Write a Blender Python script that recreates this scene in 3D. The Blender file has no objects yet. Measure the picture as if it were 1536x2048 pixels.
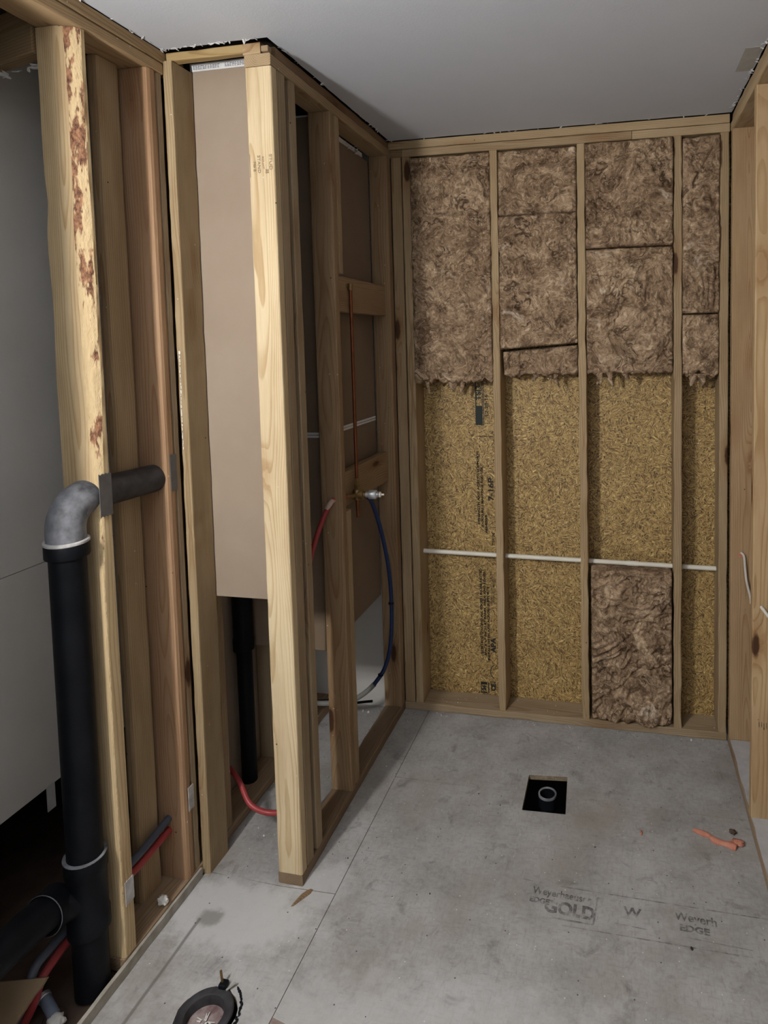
import bpy, bmesh, math, random
from mathutils import Vector, Matrix, noise, Euler
random.seed(7)
S = bpy.context.scene
COL = S.collection
PI = math.pi

# ------------------------------------------------------------------ camera
cam_d = bpy.data.cameras.new('camera'); cam = bpy.data.objects.new('camera', cam_d); COL.objects.link(cam)
yaw, pitch, roll = -0.1988, -0.0637, -0.0183
fw = Vector((math.sin(yaw)*math.cos(pitch), math.cos(yaw)*math.cos(pitch), math.sin(pitch)))
rt = Vector((math.cos(yaw), -math.sin(yaw), 0)); up = rt.cross(fw)
r2 = rt*math.cos(roll) + up*math.sin(roll); u2 = -rt*math.sin(roll) + up*math.cos(roll)
cam.matrix_world = Matrix(((r2.x, u2.x, -fw.x, 1.0463), (r2.y, u2.y, -fw.y, -2.868), (r2.z, u2.z, -fw.z, 1.8092), (0, 0, 0, 1)))
cam_d.sensor_fit = 'VERTICAL'; cam_d.sensor_height = 36.0
cam_d.lens = 1267.45/2048*36.0
cam_d.shift_x = -(985.44-768)/2048; cam_d.shift_y = -(1024-760.55)/2048
cam_d.clip_start = 0.05
S.camera = cam
# ------------------------------------------------------------------ view, world, lights
S.view_settings.view_transform = 'Standard'; S.view_settings.look = 'None'
S.view_settings.gamma = 1; S.view_settings.use_curve_mapping = False
S.view_settings.exposure = 0.0
W = bpy.data.worlds.new('world'); S.world = W; W.use_nodes = True
W.node_tree.nodes['Background'].inputs[0].default_value = (0.75, 0.85, 1, 1)
W.node_tree.nodes['Background'].inputs[1].default_value = 0.03

def area_light(name, loc, target, sx, sy, power, color):
    l = bpy.data.lights.new(name, 'AREA'); l.shape = 'RECTANGLE'; l.size = sx; l.size_y = sy
    l.energy = power; l.color = color
    o = bpy.data.objects.new(name, l); COL.objects.link(o); o.location = loc
    o.rotation_euler = (Vector(target)-Vector(loc)).to_track_quat('-Z', 'Y').to_euler()
    return o
def point_light(name, loc, r, power, color):
    l = bpy.data.lights.new(name, 'POINT'); l.shadow_soft_size = r; l.energy = power; l.color = color
    o = bpy.data.objects.new(name, l); COL.objects.link(o); o.location = loc; return o
# vanity bulbs on the near left wall, out of frame
for i, yy in enumerate((-2.62, -2.80, -2.98)):
    point_light('vanity_bulb', (-0.27, yy, 2.12), 0.045, 40.0, (1.0, 0.955, 0.90))
# weak fill light added behind the camera, not a known fixture
area_light('fill_light', (0.35, -3.9, 2.70), (0.5, -3.3, 0), 1.2, 1.0, 14.0, (0.92, 0.96, 1.0))

# ------------------------------------------------------------------ node helpers
def new_mat(name, rough=0.6, base=(0.5, 0.5, 0.5), metal=0.0):
    m = bpy.data.materials.new(name); m.use_nodes = True
    nt = m.node_tree; b = nt.nodes['Principled BSDF']
    b.inputs['Base Color'].default_value = (*base, 1); b.inputs['Roughness'].default_value = rough
    b.inputs['Metallic'].default_value = metal
    m.diffuse_color = (*base, 1)
    return m, nt, b
class N:
    def __init__(s, nt): s.nt = nt
    def __call__(s, typ, inputs=None, **props):
        n = s.nt.nodes.new(typ)
        for k, v in props.items(): setattr(n, k, v)
        for k, v in (inputs or {}).items():
            i = n.inputs[k]
            if isinstance(v, bpy.types.NodeSocket): s.nt.links.new(v, i)
            else: i.default_value = v
        return n
    def math(s, op, a, b=0.0, c=0.0, clamp=False):
        return s('ShaderNodeMath', {0: a, 1: b, 2: c}, operation=op, use_clamp=clamp).outputs[0]
    def vm(s, op, a, b=(0, 0, 0)):
        n = s('ShaderNodeVectorMath', {0: a, 1: b}, operation=op)
        return n.outputs['Value'] if op in ('LENGTH', 'DOT_PRODUCT', 'DISTANCE') else n.outputs[0]
    def mapr(s, v, a, b, c, d, smooth=False):
        return s('ShaderNodeMapRange', {0: v, 1: a, 2: b, 3: c, 4: d}, interpolation_type='SMOOTHSTEP' if smooth else 'LINEAR').outputs[0]
    def mix(s, f, a, b, mode='MIX'):
        n = s('ShaderNodeMix', data_type='RGBA', blend_type=mode)
        for k, v in ((0, f), (6, a), (7, b)):
            if isinstance(v, bpy.types.NodeSocket): s.nt.links.new(v, n.inputs[k])
            else: n.inputs[k].default_value = v if k == 0 else (*v, 1) if len(v) == 3 else v
        return n.outputs[2]
    def noise(s, vec, scale=5, detail=4, rough=0.55, dist=0.0, lac=2.0):
        return s('ShaderNodeTexNoise', {'Vector': vec, 'Scale': scale, 'Detail': detail, 'Roughness': rough, 'Distortion': dist, 'Lacunarity': lac})
    def ramp(s, fac, stops):
        n = s('ShaderNodeValToRGB', {0: fac}); cr = n.color_ramp
        while len(cr.elements) > 1: cr.elements.remove(cr.elements[-1])
        cr.elements[0].position = stops[0][0]; cr.elements[0].color = (*stops[0][1], 1)
        for p, c in stops[1:]:
            e = cr.elements.new(p); e.color = (*c, 1)
        return n.outputs[0]
    def bump(s, h, strength=0.3, dist=0.01):
        return s('ShaderNodeBump', {'Height': h, 'Strength': strength, 'Distance': dist}).outputs[0]

# ------------------------------------------------------------------ materials
def wood_material(name='wood', knots=0.55, wane=False):
    m, nt, b = new_mat(name, 0.72); n = N(nt)
    tc = n('ShaderNodeTexCoord').outputs['Object']; oi = n('ShaderNodeObjectInfo')
    rnd, oc = oi.outputs['Random'], oi.outputs['Color']
    off = n('ShaderNodeCombineXYZ', {0: n.math('MULTIPLY', rnd, 13.7), 1: n.math('MULTIPLY', rnd, 31.3), 2: n.math('MULTIPLY', rnd, 57.1)}).outputs[0]
    p = n.vm('ADD', tc, off)
    # slow wander of the pith line along the board gives cathedral figure
    w = n.noise(n.vm('MULTIPLY', p, (5, 5, 0.9)), 1.0, 2, 0.5).outputs['Color']
    w = n.vm('MULTIPLY', n.vm('SUBTRACT', w, (0.5, 0.5, 0.5)), (0.085, 0.085, 0))
    pith = n('ShaderNodeCombineXYZ', {0: n.mapr(rnd, 0, 1, -0.03, 0.045), 1: n.math('ADD', 0.035, n.math('MULTIPLY', rnd, 0.06)), 2: 0.0}).outputs[0]
    q = n.vm('MULTIPLY', n.vm('ADD', n.vm('ADD', tc, pith), w), (1, 1, 0))
    # knots
    vk = n('ShaderNodeTexVoronoi', {'Vector': n.vm('MULTIPLY', p, (9, 9, 2.6)), 'Scale': 1.0, 'Randomness': 1.0})
    kd = n.math('ADD', vk.outputs['Distance'], n.math('MULTIPLY', n.noise(p, 60, 2).outputs[0], 0.05))
    keep = n.math('GREATER_THAN', n('ShaderNodeSeparateColor', {0: vk.outputs['Color']}).outputs[0], 1-knots)
    knot = n.math('MULTIPLY', n.mapr(kd, 0.12, 0.18, 1, 0, True), keep)
    halo = n.math('MULTIPLY', n.mapr(kd, 0.10, 0.42, 1, 0, True), keep)
    r = n.math('ADD', n.vm('LENGTH', q), n.math('MULTIPLY', halo, 0.012))
    ring = n.math('FRACT', n.math('DIVIDE', r, 0.0068))
    late = n.mapr(ring, 0.45, 0.95, 0, 1, True)
    late = n.math('MULTIPLY', late, n.mapr(ring, 0.95, 1.0, 1, 0))
    late = n.math('MULTIPLY', late, n.mapr(n.noise(n.vm('MULTIPLY', p, (30, 30, 1.2)), 1, 2).outputs[0], 0.3, 0.7, 0.35, 1.0))
    fine = n.noise(n.vm('MULTIPLY', p, (420, 420, 9)), 1, 3, 0.6).outputs[0]
    blot = n.noise(n.vm('MULTIPLY', p, (14, 14, 2.2)), 1, 4, 0.6).outputs[0]
    c = n.mix(late, oc, n.mix(1.0, oc, (0.70, 0.60, 0.48), 'MULTIPLY'))
    c = n.mix(n.mapr(fine, 0.3, 0.7, 0, 0.45), c, n.mix(1.0, c, (0.78, 0.72, 0.62), 'MULTIPLY'))
    c = n.mix(n.mapr(blot, 0.35, 0.75, 0, 0.75), c, n.mix(1.0, c, (0.66, 0.58, 0.50), 'MULTIPLY'))
    c = n.mix(n.math('MULTIPLY', halo, 0.55), c, n.mix(1.0, c, (0.62, 0.42, 0.26), 'MULTIPLY'))
    c = n.mix(knot, c, (0.060, 0.026, 0.012))
    # specks of joint compound and dirt
    sp = n('ShaderNodeTexVoronoi', {'Vector': p, 'Scale': 26.0}); spk = n.math('LESS_THAN', sp.outputs['Distance'], 0.055)
    spk = n.math('MULTIPLY', spk, n.math('GREATER_THAN', n('ShaderNodeSeparateColor', {0: sp.outputs['Color']}).outputs[1], 0.80))
    c = n.mix(spk, c, (0.55, 0.52, 0.47))
    dk = n('ShaderNodeTexVoronoi', {'Vector': p, 'Scale': 17.0}); dkk = n.math('LESS_THAN', dk.outputs['Distance'], 0.045)
    dkk = n.math('MULTIPLY', dkk, n.math('GREATER_THAN', n('ShaderNodeSeparateColor', {0: dk.outputs['Color']}).outputs[2], 0.72))
    c = n.mix(dkk, c, (0.03, 0.022, 0.015))
    nt.links.new(c, b.inputs['Base Color'])
    h = n.math('ADD', n.math('MULTIPLY', fine, 0.6), n.math('MULTIPLY', late, 0.4))
    nt.links.new(n.bump(h, 0.25, 0.0015), b.inputs['Normal'])
    b.inputs['Specular IOR Level'].default_value = 0.25
    return m
M_wood = wood_material(knots=0.68)
M_pale = wood_material('pale_wood', 0.12)

def osb_material(name, tint=(1.10, 1.06, 0.88), dirty=0.0):
    m, nt, b = new_mat(name, 0.6); n = N(nt)
    tc = n('ShaderNodeTexCoord').outputs['Object']
    wob = n.vm('MULTIPLY', n.vm('SUBTRACT', n.noise(tc, 30, 2).outputs['Color'], (0.5, 0.5, 0.5)), (0.004, 0.004, 0.004))
    p = n.vm('ADD', tc, wob)
    out = None
    pal = [(0.0, (0.050, 0.030, 0.012)), (0.28, (0.16, 0.100, 0.042)), (0.46, (0.34, 0.235, 0.105)), (0.70, (0.47, 0.345, 0.165)), (0.86, (0.66, 0.52, 0.29)), (1.0, (0.86, 0.76, 0.52))]
    for i, (vs, ss) in enumerate(((30, (1, 1, 1)), (46, (1, 1, 1)))):
        cell = n('ShaderNodeTexVoronoi', {'Vector': n.vm('ADD', p, (i*3.3, 0, i*1.7)), 'Scale': float(vs)})
        ang = n.math('MULTIPLY', n('ShaderNodeSeparateColor', {0: cell.outputs['Color']}).outputs[0], 6.28)
        rv = n('ShaderNodeVectorRotate', {'Vector': p, 'Axis': (0, 1, 0), 'Angle': ang}, rotation_type='AXIS_ANGLE').outputs[0]
        st = n.noise(n.vm('MULTIPLY', rv, (420, 420, 40)), 1.0, 2, 0.6, 0.0).outputs[0]
        flake = n.noise(n.vm('MULTIPLY', rv, (170, 170, 20)), 1.0, 1, 0.5).outputs[0]
        v = n.math('ADD', n.math('MULTIPLY', st, 0.55), n.math('MULTIPLY', flake, 0.45))
        v = n.mapr(v, 0.28, 0.72, 0, 1)
        out = v if out is None else n.math('ADD', n.math('MULTIPLY', out, 0.5), n.math('MULTIPLY', v, 0.5))
    v = n.mapr(out, 0.20, 0.84, 0, 1)
    c = n.ramp(v, pal)
    sl = n.noise(n.vm('MULTIPLY', n.vm('ADD', rv, (3, 1, 2)), (300, 300, 55)), 1.0, 1, 0.5).outputs[0]
    c = n.mix(n.mapr(sl, 0.60, 0.66, 0, 0.85, True), c, (0.060, 0.035, 0.014))
    sl2 = n.noise(n.vm('MULTIPLY', n.vm('ADD', rv, (9, 4, 5)), (160, 160, 22)), 1.0, 1, 0.5).outputs[0]
    c = n.mix(n.mapr(sl2, 0.68, 0.73, 0, 0.75, True), c, (0.80, 0.70, 0.46))
    big = n.noise(tc, 5, 3).outputs[0]
    c = n.mix(n.mapr(big, 0.35, 0.7, 0, 0.4), c, n.mix(1.0, c, (0.78, 0.72, 0.60), 'MULTIPLY'))
    sp = n('ShaderNodeTexVoronoi', {'Vector': n.vm('MULTIPLY', p, (1, 1, 0.6)), 'Scale': 75.0})
    k = n.math('MULTIPLY', n.math('LESS_THAN', sp.outputs['Distance'], 0.20), n.math('GREATER_THAN', n('ShaderNodeSeparateColor', {0: sp.outputs['Color']}).outputs[0], 0.72))
    c = n.mix(k, c, (0.040, 0.022, 0.010))
    c = n.mix(1.0, c, tint, 'MULTIPLY')
    nt.links.new(c, b.inputs['Base Color'])
    nt.links.new(n.bump(v, 0.35, 0.002), b.inputs['Normal'])
    return m
M_osb = osb_material('osb_strand_board')

def insulation_material():
    m, nt, b = new_mat('brown_glass_wool', 0.95); n = N(nt)
    tc = n('ShaderNodeTexCoord').outputs['Object']; rnd = n('ShaderNodeObjectInfo').outputs['Random']
    p = n.vm('ADD', tc, n('ShaderNodeCombineXYZ', {0: n.math('MULTIPLY', rnd, 9.0), 2: n.math('MULTIPLY', rnd, 5.0)}).outputs[0])
    w1 = n.vm('MULTIPLY', n.vm('SUBTRACT', n.noise(p, 7, 3).outputs['Color'], (0.5, 0.5, 0.5)), (0.20, 0.20, 0.20))
    q = n.vm('ADD', p, w1)
    w2 = n.vm('MULTIPLY', n.vm('SUBTRACT', n.noise(q, 24, 2).outputs['Color'], (0.5, 0.5, 0.5)), (0.040, 0.040, 0.040))
    q2 = n.vm('ADD', q, w2)
    fib = n.noise(n.vm('MULTIPLY', q2, (95, 95, 34)), 1, 6, 0.72).outputs[0]
    fib2 = n.noise(n.vm('MULTIPLY', q2, (36, 36, 100)), 1, 6, 0.72).outputs[0]
    sel = n.mapr(n.noise(p, 9, 1).outputs[0], 0.42, 0.58, 0, 1, True)
    f = n.mix(sel, n('ShaderNodeCombineXYZ', {0: fib, 1: fib, 2: fib}).outputs[0], n('ShaderNodeCombineXYZ', {0: fib2, 1: fib2, 2: fib2}).outputs[0])
    f = n('ShaderNodeSeparateXYZ', {0: f}).outputs[0]
    cl = n.noise(q, 13, 4, 0.6).outputs[0]
    v = n.math('ADD', n.math('MULTIPLY', f, 0.60), n.math('MULTIPLY', cl, 0.40))
    c = n.ramp(v, [(0.34, (0.045, 0.029, 0.019)), (0.43, (0.135, 0.095, 0.067)), (0.50, (0.245, 0.182, 0.133)), (0.57, (0.40, 0.315, 0.24)), (0.67, (0.66, 0.57, 0.47))])
    def ridge(vec, sc, lo, hi):
        r_ = n.noise(vec, sc, 2, 0.5).outputs[0]
        return n.mapr(n.math('ABSOLUTE', n.math('SUBTRACT', r_, 0.5)), lo, hi, 1, 0, True)
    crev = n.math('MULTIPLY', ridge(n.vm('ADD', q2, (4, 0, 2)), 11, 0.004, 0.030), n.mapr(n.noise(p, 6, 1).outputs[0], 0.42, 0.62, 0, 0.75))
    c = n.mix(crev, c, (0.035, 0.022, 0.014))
    strand = n.math('MULTIPLY', ridge(n.vm('ADD', q2, (1, 0, 7)), 26, 0.0, 0.020), n.mapr(n.noise(p, 17, 2).outputs[0], 0.42, 0.62, 0, 0.7))
    c = n.mix(strand, c, (0.58, 0.49, 0.40))
    wh = n.mapr(n.noise(q, 9, 3).outputs[0], 0.62, 0.74, 0, 0.8, True)
    c = n.mix(n.math('MULTIPLY', wh, n.mapr(fib, 0.4, 0.6, 0.2, 1)), c, (0.72, 0.66, 0.60))
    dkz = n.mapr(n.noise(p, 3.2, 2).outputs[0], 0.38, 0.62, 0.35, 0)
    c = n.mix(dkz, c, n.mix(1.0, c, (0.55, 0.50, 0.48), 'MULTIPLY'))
    c = n.mix(1.0, c, (1.16, 1.08, 0.95), 'MULTIPLY')
    v = n.math('SUBTRACT', n.math('ADD', v, n.math('MULTIPLY', strand, 0.12)), n.math('MULTIPLY', crev, 0.3))
    nt.links.new(c, b.inputs['Base Color'])
    nt.links.new(n.bump(v, 0.7, 0.009), b.inputs['Normal'])
    b.inputs['Specular IOR Level'].default_value = 0.1
    return m
M_ins = insulation_material()

def floor_material():
    m, nt, b = new_mat('dusty_subfloor', 0.85); n = N(nt)
    p = n('ShaderNodeTexCoord').outputs['Object']
    a = n.noise(p, 5, 6, 0.62).outputs[0]
    c = n.ramp(a, [(0.30, (0.215, 0.210, 0.202)), (0.5, (0.315, 0.312, 0.305)), (0.72, (0.415, 0.418, 0.420))])
    st = n.noise(n.vm('MULTIPLY', p, (140, 30, 1)), 1, 3, 0.6).outputs[0]
    st2 = n.noise(n.vm('MULTIPLY', p, (28, 120, 1)), 1, 3, 0.6).outputs[0]
    c = n.mix(n.mapr(n.math('MINIMUM', st, st2), 0.30, 0.48, 0.40, 0), c, (0.15, 0.135, 0.115))
    c = n.mix(n.mapr(n.noise(p, 60, 4, 0.7).outputs[0], 0.3, 0.7, 0.0, 0.38), c, (0.47, 0.475, 0.48))
    # brown wear patches
    c = n.mix(n.mapr(n.noise(n.vm('ADD', p, (3, 1, 0)), 3.2, 4).outputs[0], 0.50, 0.70, 0, 0.50), c, (0.25, 0.215, 0.185))
    # dark scuffs
    sc = n.noise(n.vm('ADD', p, (7, 2, 0)), 11, 5, 0.7, 0.6).outputs[0]
    c = n.mix(n.mapr(sc, 0.57, 0.72, 0, 0.60), c, (0.11, 0.105, 0.098))
    # whitish plaster dust round the door opening and pipe flange
    sx = n('ShaderNodeSeparateXYZ', {0: p})
    def blob(cx, cy, rx, ry, r0=0.55, r1=1.2):
        d = n.vm('MULTIPLY', n.vm('SUBTRACT', p, (cx, cy, 0)), (1/rx, 1/ry, 0))
        return n.mapr(n.math('ADD', n.vm('LENGTH', d), n.math('MULTIPLY', n.math('SUBTRACT', n.noise(p, 14, 5, 0.65).outputs[0], 0.5), 1.5)), r0, r1, 1, 0, True)
    wd = n.math('MAXIMUM', blob(-0.16, -1.17, 0.28, 0.14), n.math('MULTIPLY', blob(0.60, -1.45, 0.9, 0.22), 0.5))
    wd = n.math('MAXIMUM', wd, n.math('MULTIPLY', blob(0.06, -1.02, 0.10, 0.10), 0.8))
    c = n.mix(n.math('MULTIPLY', wd, 0.8), c, (0.53, 0.54, 0.55))
    # long dark scuff beside the left wall
    d = n.math('ABSOLUTE', n.math('SUBTRACT', sx.outputs[0], n.math('ADD', -0.272, n.math('MULTIPLY', n.noise(p, 3, 2).outputs[0], 0.012))))
    ln = n.math('MULTIPLY', n.mapr(d, 0.002, 0.008, 0.7, 0, True), n.math('MULTIPLY', n.math('LESS_THAN', sx.outputs[1], -1.20), n.math('GREATER_THAN', sx.outputs[1], -1.75)))
    c = n.mix(ln, c, (0.11, 0.10, 0.09))
    c = n.mix(n.math('MULTIPLY', blob(-0.235, -1.19, 0.05, 0.035), 0.6), c, (0.13, 0.12, 0.10))
    # specks
    for s, th, kp, col in ((26.0, 0.06, 0.95, (0.09, 0.08, 0.07)), (19.0, 0.035, 0.86, (0.60, 0.59, 0.57))):
        v = n('ShaderNodeTexVoronoi', {'Vector': p, 'Scale': s}, voronoi_dimensions='2D')
        k = n.math('MULTIPLY', n.math('LESS_THAN', v.outputs['Distance'], th), n.math('GREATER_THAN', n('ShaderNodeSeparateColor', {0: v.outputs['Color']}).outputs[0], kp))
        c = n.mix(k, c, col)
    nt.links.new(c, b.inputs['Base Color'])
    nt.links.new(n.bump(n.math('ADD', a, n.math('MULTIPLY', st, 0.4)), 0.25, 0.004), b.inputs['Normal'])
    return m
M_floor = floor_material()

def mottled(name, c1, c2, scale=8, rough=0.8, bump=0.1, bscale=120, bdist=0.002, metal=0.0, spec=0.3):
    m, nt, b = new_mat(name, rough, c1, metal); n = N(nt)
    p = n('ShaderNodeTexCoord').outputs['Object']
    f = n.mapr(n.noise(p, scale, 5, 0.6).outputs[0], 0.32, 0.68, 0, 1)
    nt.links.new(n.mix(f, c1, c2), b.inputs['Base Color'])
    nt.links.new(n.bump(n.noise(p, bscale, 3).outputs[0], bump, bdist), b.inputs['Normal'])
    b.inputs['Specular IOR Level'].default_value = spec
    return m
M_kraft = mottled('kraft_paper', (0.285, 0.225, 0.170), (0.325, 0.262, 0.203), 3, 0.85, 0.05, 500)
M_white_dw = mottled('painted_drywall', (0.56, 0.555, 0.54), (0.62, 0.615, 0.60), 3, 0.8, 0.12, 220)
M_ceil = mottled('ceiling_paint', (0.54, 0.58, 0.65), (0.57, 0.61, 0.675), 2, 0.75, 0.25, 160, 0.0015)
M_white_far = mottled('lightened_drywall', (0.74, 0.735, 0.72), (0.80, 0.795, 0.78), 3, 0.8, 0.12, 220)  # same drywall paint, lightened in colour to make up for weak light
M_gyp = mottled('gypsum_paper_white', (0.62, 0.63, 0.65), (0.72, 0.73, 0.75), 20, 0.8)
M_abs = mottled('black_abs', (0.004, 0.005, 0.007), (0.008, 0.009, 0.012), 12, 0.5, 0.05, 200, spec=0.12)
M_absdust = mottled('dusty_abs', (0.05, 0.053, 0.062), (0.27, 0.28, 0.31), 16, 0.55, 0.2, 200)
M_absmid = mottled('scuffed_abs', (0.016, 0.016, 0.018), (0.05, 0.05, 0.055), 20, 0.5, 0.15, 200)
M_cement = mottled('grey_pipe_cement', (0.35, 0.34, 0.34), (0.55, 0.54, 0.53), 40, 0.7)
M_cpvc = mottled('cream_plastic', (0.70, 0.68, 0.60), (0.76, 0.74, 0.66), 10, 0.4, 0.02)
M_redpex = mottled('red_pex', (0.30, 0.035, 0.040), (0.36, 0.06, 0.06), 9, 0.35, 0.02)
M_bluepex = mottled('blue_pex', (0.008, 0.020, 0.075), (0.012, 0.030, 0.10), 9, 0.35, 0.02)
M_steelblue = mottled('dull_blue_tube', (0.06, 0.075, 0.11), (0.09, 0.10, 0.13), 9, 0.45, 0.02)
M_greytube = mottled('grey_tube', (0.20, 0.205, 0.19), (0.28, 0.28, 0.26), 9, 0.5, 0.02)
M_copper = mottled('aged_copper', (0.16, 0.055, 0.028), (0.24, 0.09, 0.045), 20, 0.45, 0.05, metal=0.85)
M_brass = mottled('dull_brass', (0.20, 0.13, 0.055), (0.32, 0.22, 0.10), 40, 0.45, 0.1, metal=0.8)
M_chrome = mottled('zinc_chrome', (0.55, 0.57, 0.60), (0.66, 0.68, 0.70), 30, 0.3, 0.03, metal=0.7)
M_plate = mottled('galvanised_steel', (0.115, 0.113, 0.112), (0.155, 0.153, 0.150), 25, 0.55, 0.05, metal=0.35)
M_plaster = mottled('dried_plaster', (0.62, 0.61, 0.58), (0.75, 0.74, 0.71), 30, 0.9, 0.4, 60)
M_dark = mottled('earth_and_blackout', (0.016, 0.012, 0.009), (0.035, 0.027, 0.020), 8, 0.95)
M_brown = mottled('dark_brown_subfloor', (0.055, 0.034, 0.024), (0.10, 0.066, 0.048), 8, 0.9)
M_putty = mottled('salmon_sealant', (0.42, 0.155, 0.10), (0.56, 0.25, 0.18), 40, 0.7, 0.5, 90)
M_card = mottled('tan_card', (0.23, 0.165, 0.10), (0.29, 0.21, 0.13), 6, 0.9)
M_rag = mottled('pinkish_plug', (0.15, 0.085, 0.085), (0.36, 0.31, 0.30), 30, 0.8, 0.5, 60)
M_cable = mottled('white_cable', (0.55, 0.53, 0.48), (0.62, 0.60, 0.55), 20, 0.6)
M_ink = new_mat('black_ink', 0.8, (0.013, 0.014, 0.012))[0]
M_inkgreen = new_mat('dark_green_ink', 0.8, (0.018, 0.026, 0.022))[0]
M_inkbrown = new_mat('faint_brown_ink', 0.8, (0.27, 0.20, 0.12))[0]
M_fibre = mottled('shredded_paper', (0.50, 0.45, 0.38), (0.66, 0.62, 0.56), 60, 0.9)

def faded_ink():
    m, nt, b = new_mat('worn_grey_ink', 0.85, (0.15, 0.15, 0.155)); n = N(nt)
    p = n('ShaderNodeTexCoord').outputs['Object']
    f = n.mapr(n.noise(p, 16, 5, 0.75).outputs[0], 0.38, 0.60, 0.50, 0.0)
    tr = n('ShaderNodeBsdfTransparent'); mx = n('ShaderNodeMixShader', {0: f})
    nt.links.new(tr.outputs[0], mx.inputs[1]); nt.links.new(b.outputs[0], mx.inputs[2])
    nt.links.new(mx.outputs[0], nt.nodes['Material Output'].inputs[0])
    return m
M_faded = faded_ink()
def worn_ink():
    m, nt, b = new_mat('patchy_black_ink', 0.85, (0.012, 0.013, 0.011)); n = N(nt)
    p = n('ShaderNodeTexCoord').outputs['Object']
    f = n.mapr(n.noise(p, 90, 3, 0.7).outputs[0], 0.36, 0.50, 1.0, 0.45)
    tr = n('ShaderNodeBsdfTransparent'); mx = n('ShaderNodeMixShader', {0: f})
    nt.links.new(tr.outputs[0], mx.inputs[1]); nt.links.new(b.outputs[0], mx.inputs[2])
    nt.links.new(mx.outputs[0], nt.nodes['Material Output'].inputs[0])
    return m
M_patch = worn_ink()
def bark_material():
    m, nt, b = new_mat('bark_and_sapwood', 0.9); n = N(nt)
    p = n('ShaderNodeTexCoord').outputs['Object']
    f = n.noise(n.vm('MULTIPLY', p, (30, 30, 8)), 1, 4, 0.6).outputs[0]
    sap = n.mix(n.noise(n.vm('MULTIPLY', p, (200, 200, 20)), 1, 3).outputs[0], (0.62, 0.49, 0.29), (0.40, 0.28, 0.145))
    brk = n.mix(n.mapr(n.noise(n.vm('MULTIPLY', p, (110, 110, 60)), 1, 4, 0.7).outputs[0], 0.35, 0.65, 0, 1), (0.060, 0.022, 0.012), (0.34, 0.17, 0.09))
    z = n('ShaderNodeSeparateXYZ', {0: p}).outputs[2]
    hi = n.mapr(z, 1.35, 2.5, -0.14, 0.045)
    k = n.mapr(n.math('ADD', f, hi), 0.50, 0.56, 0, 1, True)
    nt.links.new(n.mix(k, sap, brk), b.inputs['Base Color'])
    nt.links.new(n.bump(n.noise(n.vm('MULTIPLY', p, (90, 90, 40)), 1, 4, 0.7).outputs[0], 0.9, 0.006), b.inputs['Normal'])
    return m
M_bark = bark_material()

# ------------------------------------------------------------------ mesh helpers
def mesh_obj(name, verts, faces, mat, parent=None, smooth=False, label=None, loc=None):
    me = bpy.data.meshes.new(name); me.from_pydata([tuple(v) for v in verts], [], faces); me.validate(); me.update()
    if mat: me.materials.append(mat)
    if smooth:
        me.polygons.foreach_set('use_smooth', [True]*len(me.polygons))
    o = bpy.data.objects.new(name, me); COL.objects.link(o)
    if parent: o.parent = parent
    if label: o['label'] = label
    if loc: o.location = loc
    return o
def bm_obj(name, bm, mat, parent=None, smooth=False, label=None):
    bmesh.ops.recalc_face_normals(bm, faces=bm.faces)
    me = bpy.data.meshes.new(name); bm.to_mesh(me); bm.free()
    for mm in (mat if isinstance(mat, (list, tuple)) else [mat]): me.materials.append(mm)
    if smooth: me.polygons.foreach_set('use_smooth', [True]*len(me.polygons))
    o = bpy.data.objects.new(name, me); COL.objects.link(o)
    if parent: o.parent = parent
    if label: o['label'] = label
    return o
def empty(name, loc, label=None, cat=None, group=None, kind=None):
    o = bpy.data.objects.new(name, None); COL.objects.link(o); o.location = loc; o.empty_display_size = 0.05
    tag(o, label, cat, group, kind); return o
def tag(o, label=None, cat=None, group=None, kind=None):
    if label: o['label'] = label
    if cat: o['category'] = cat
    if group: o['group'] = group
    if kind: o['kind'] = kind
    return o
def reparent(o, p):
    o.parent = p; o.location = Vector(o.location) - Vector(p.location); return o
def box(name, x0, x1, y0, y1, z0, z1, mat, parent=None, bevel=0.0, label=None, kind=None):
    bm = bmesh.new(); bmesh.ops.create_cube(bm, size=1)
    c = Vector(((x0+x1)/2, (y0+y1)/2, (z0+z1)/2))
    for v in bm.verts: v.co = Vector((v.co.x*(x1-x0), v.co.y*(y1-y0), v.co.z*(z1-z0)))
    if bevel: bmesh.ops.bevel(bm, geom=bm.edges[:], offset=bevel, segments=2, affect='EDGES', profile=0.5)
    o = bm_obj(name, bm, mat, parent, label=label)
    pl = parent_world(parent)
    o.location = c - pl
    if kind: o['kind'] = kind
    return o
def parent_world(p):
    v = Vector((0, 0, 0))
    while p: v += Vector(p.location); p = p.parent
    return v
TAN = (0.45, 0.35, 0.22); HONEY = (0.385, 0.295, 0.185); RED = (0.33, 0.225, 0.14); PALE = (0.66, 0.55, 0.37); GREYW = (0.37, 0.295, 0.20); BRN = (0.26, 0.18, 0.11)
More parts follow.
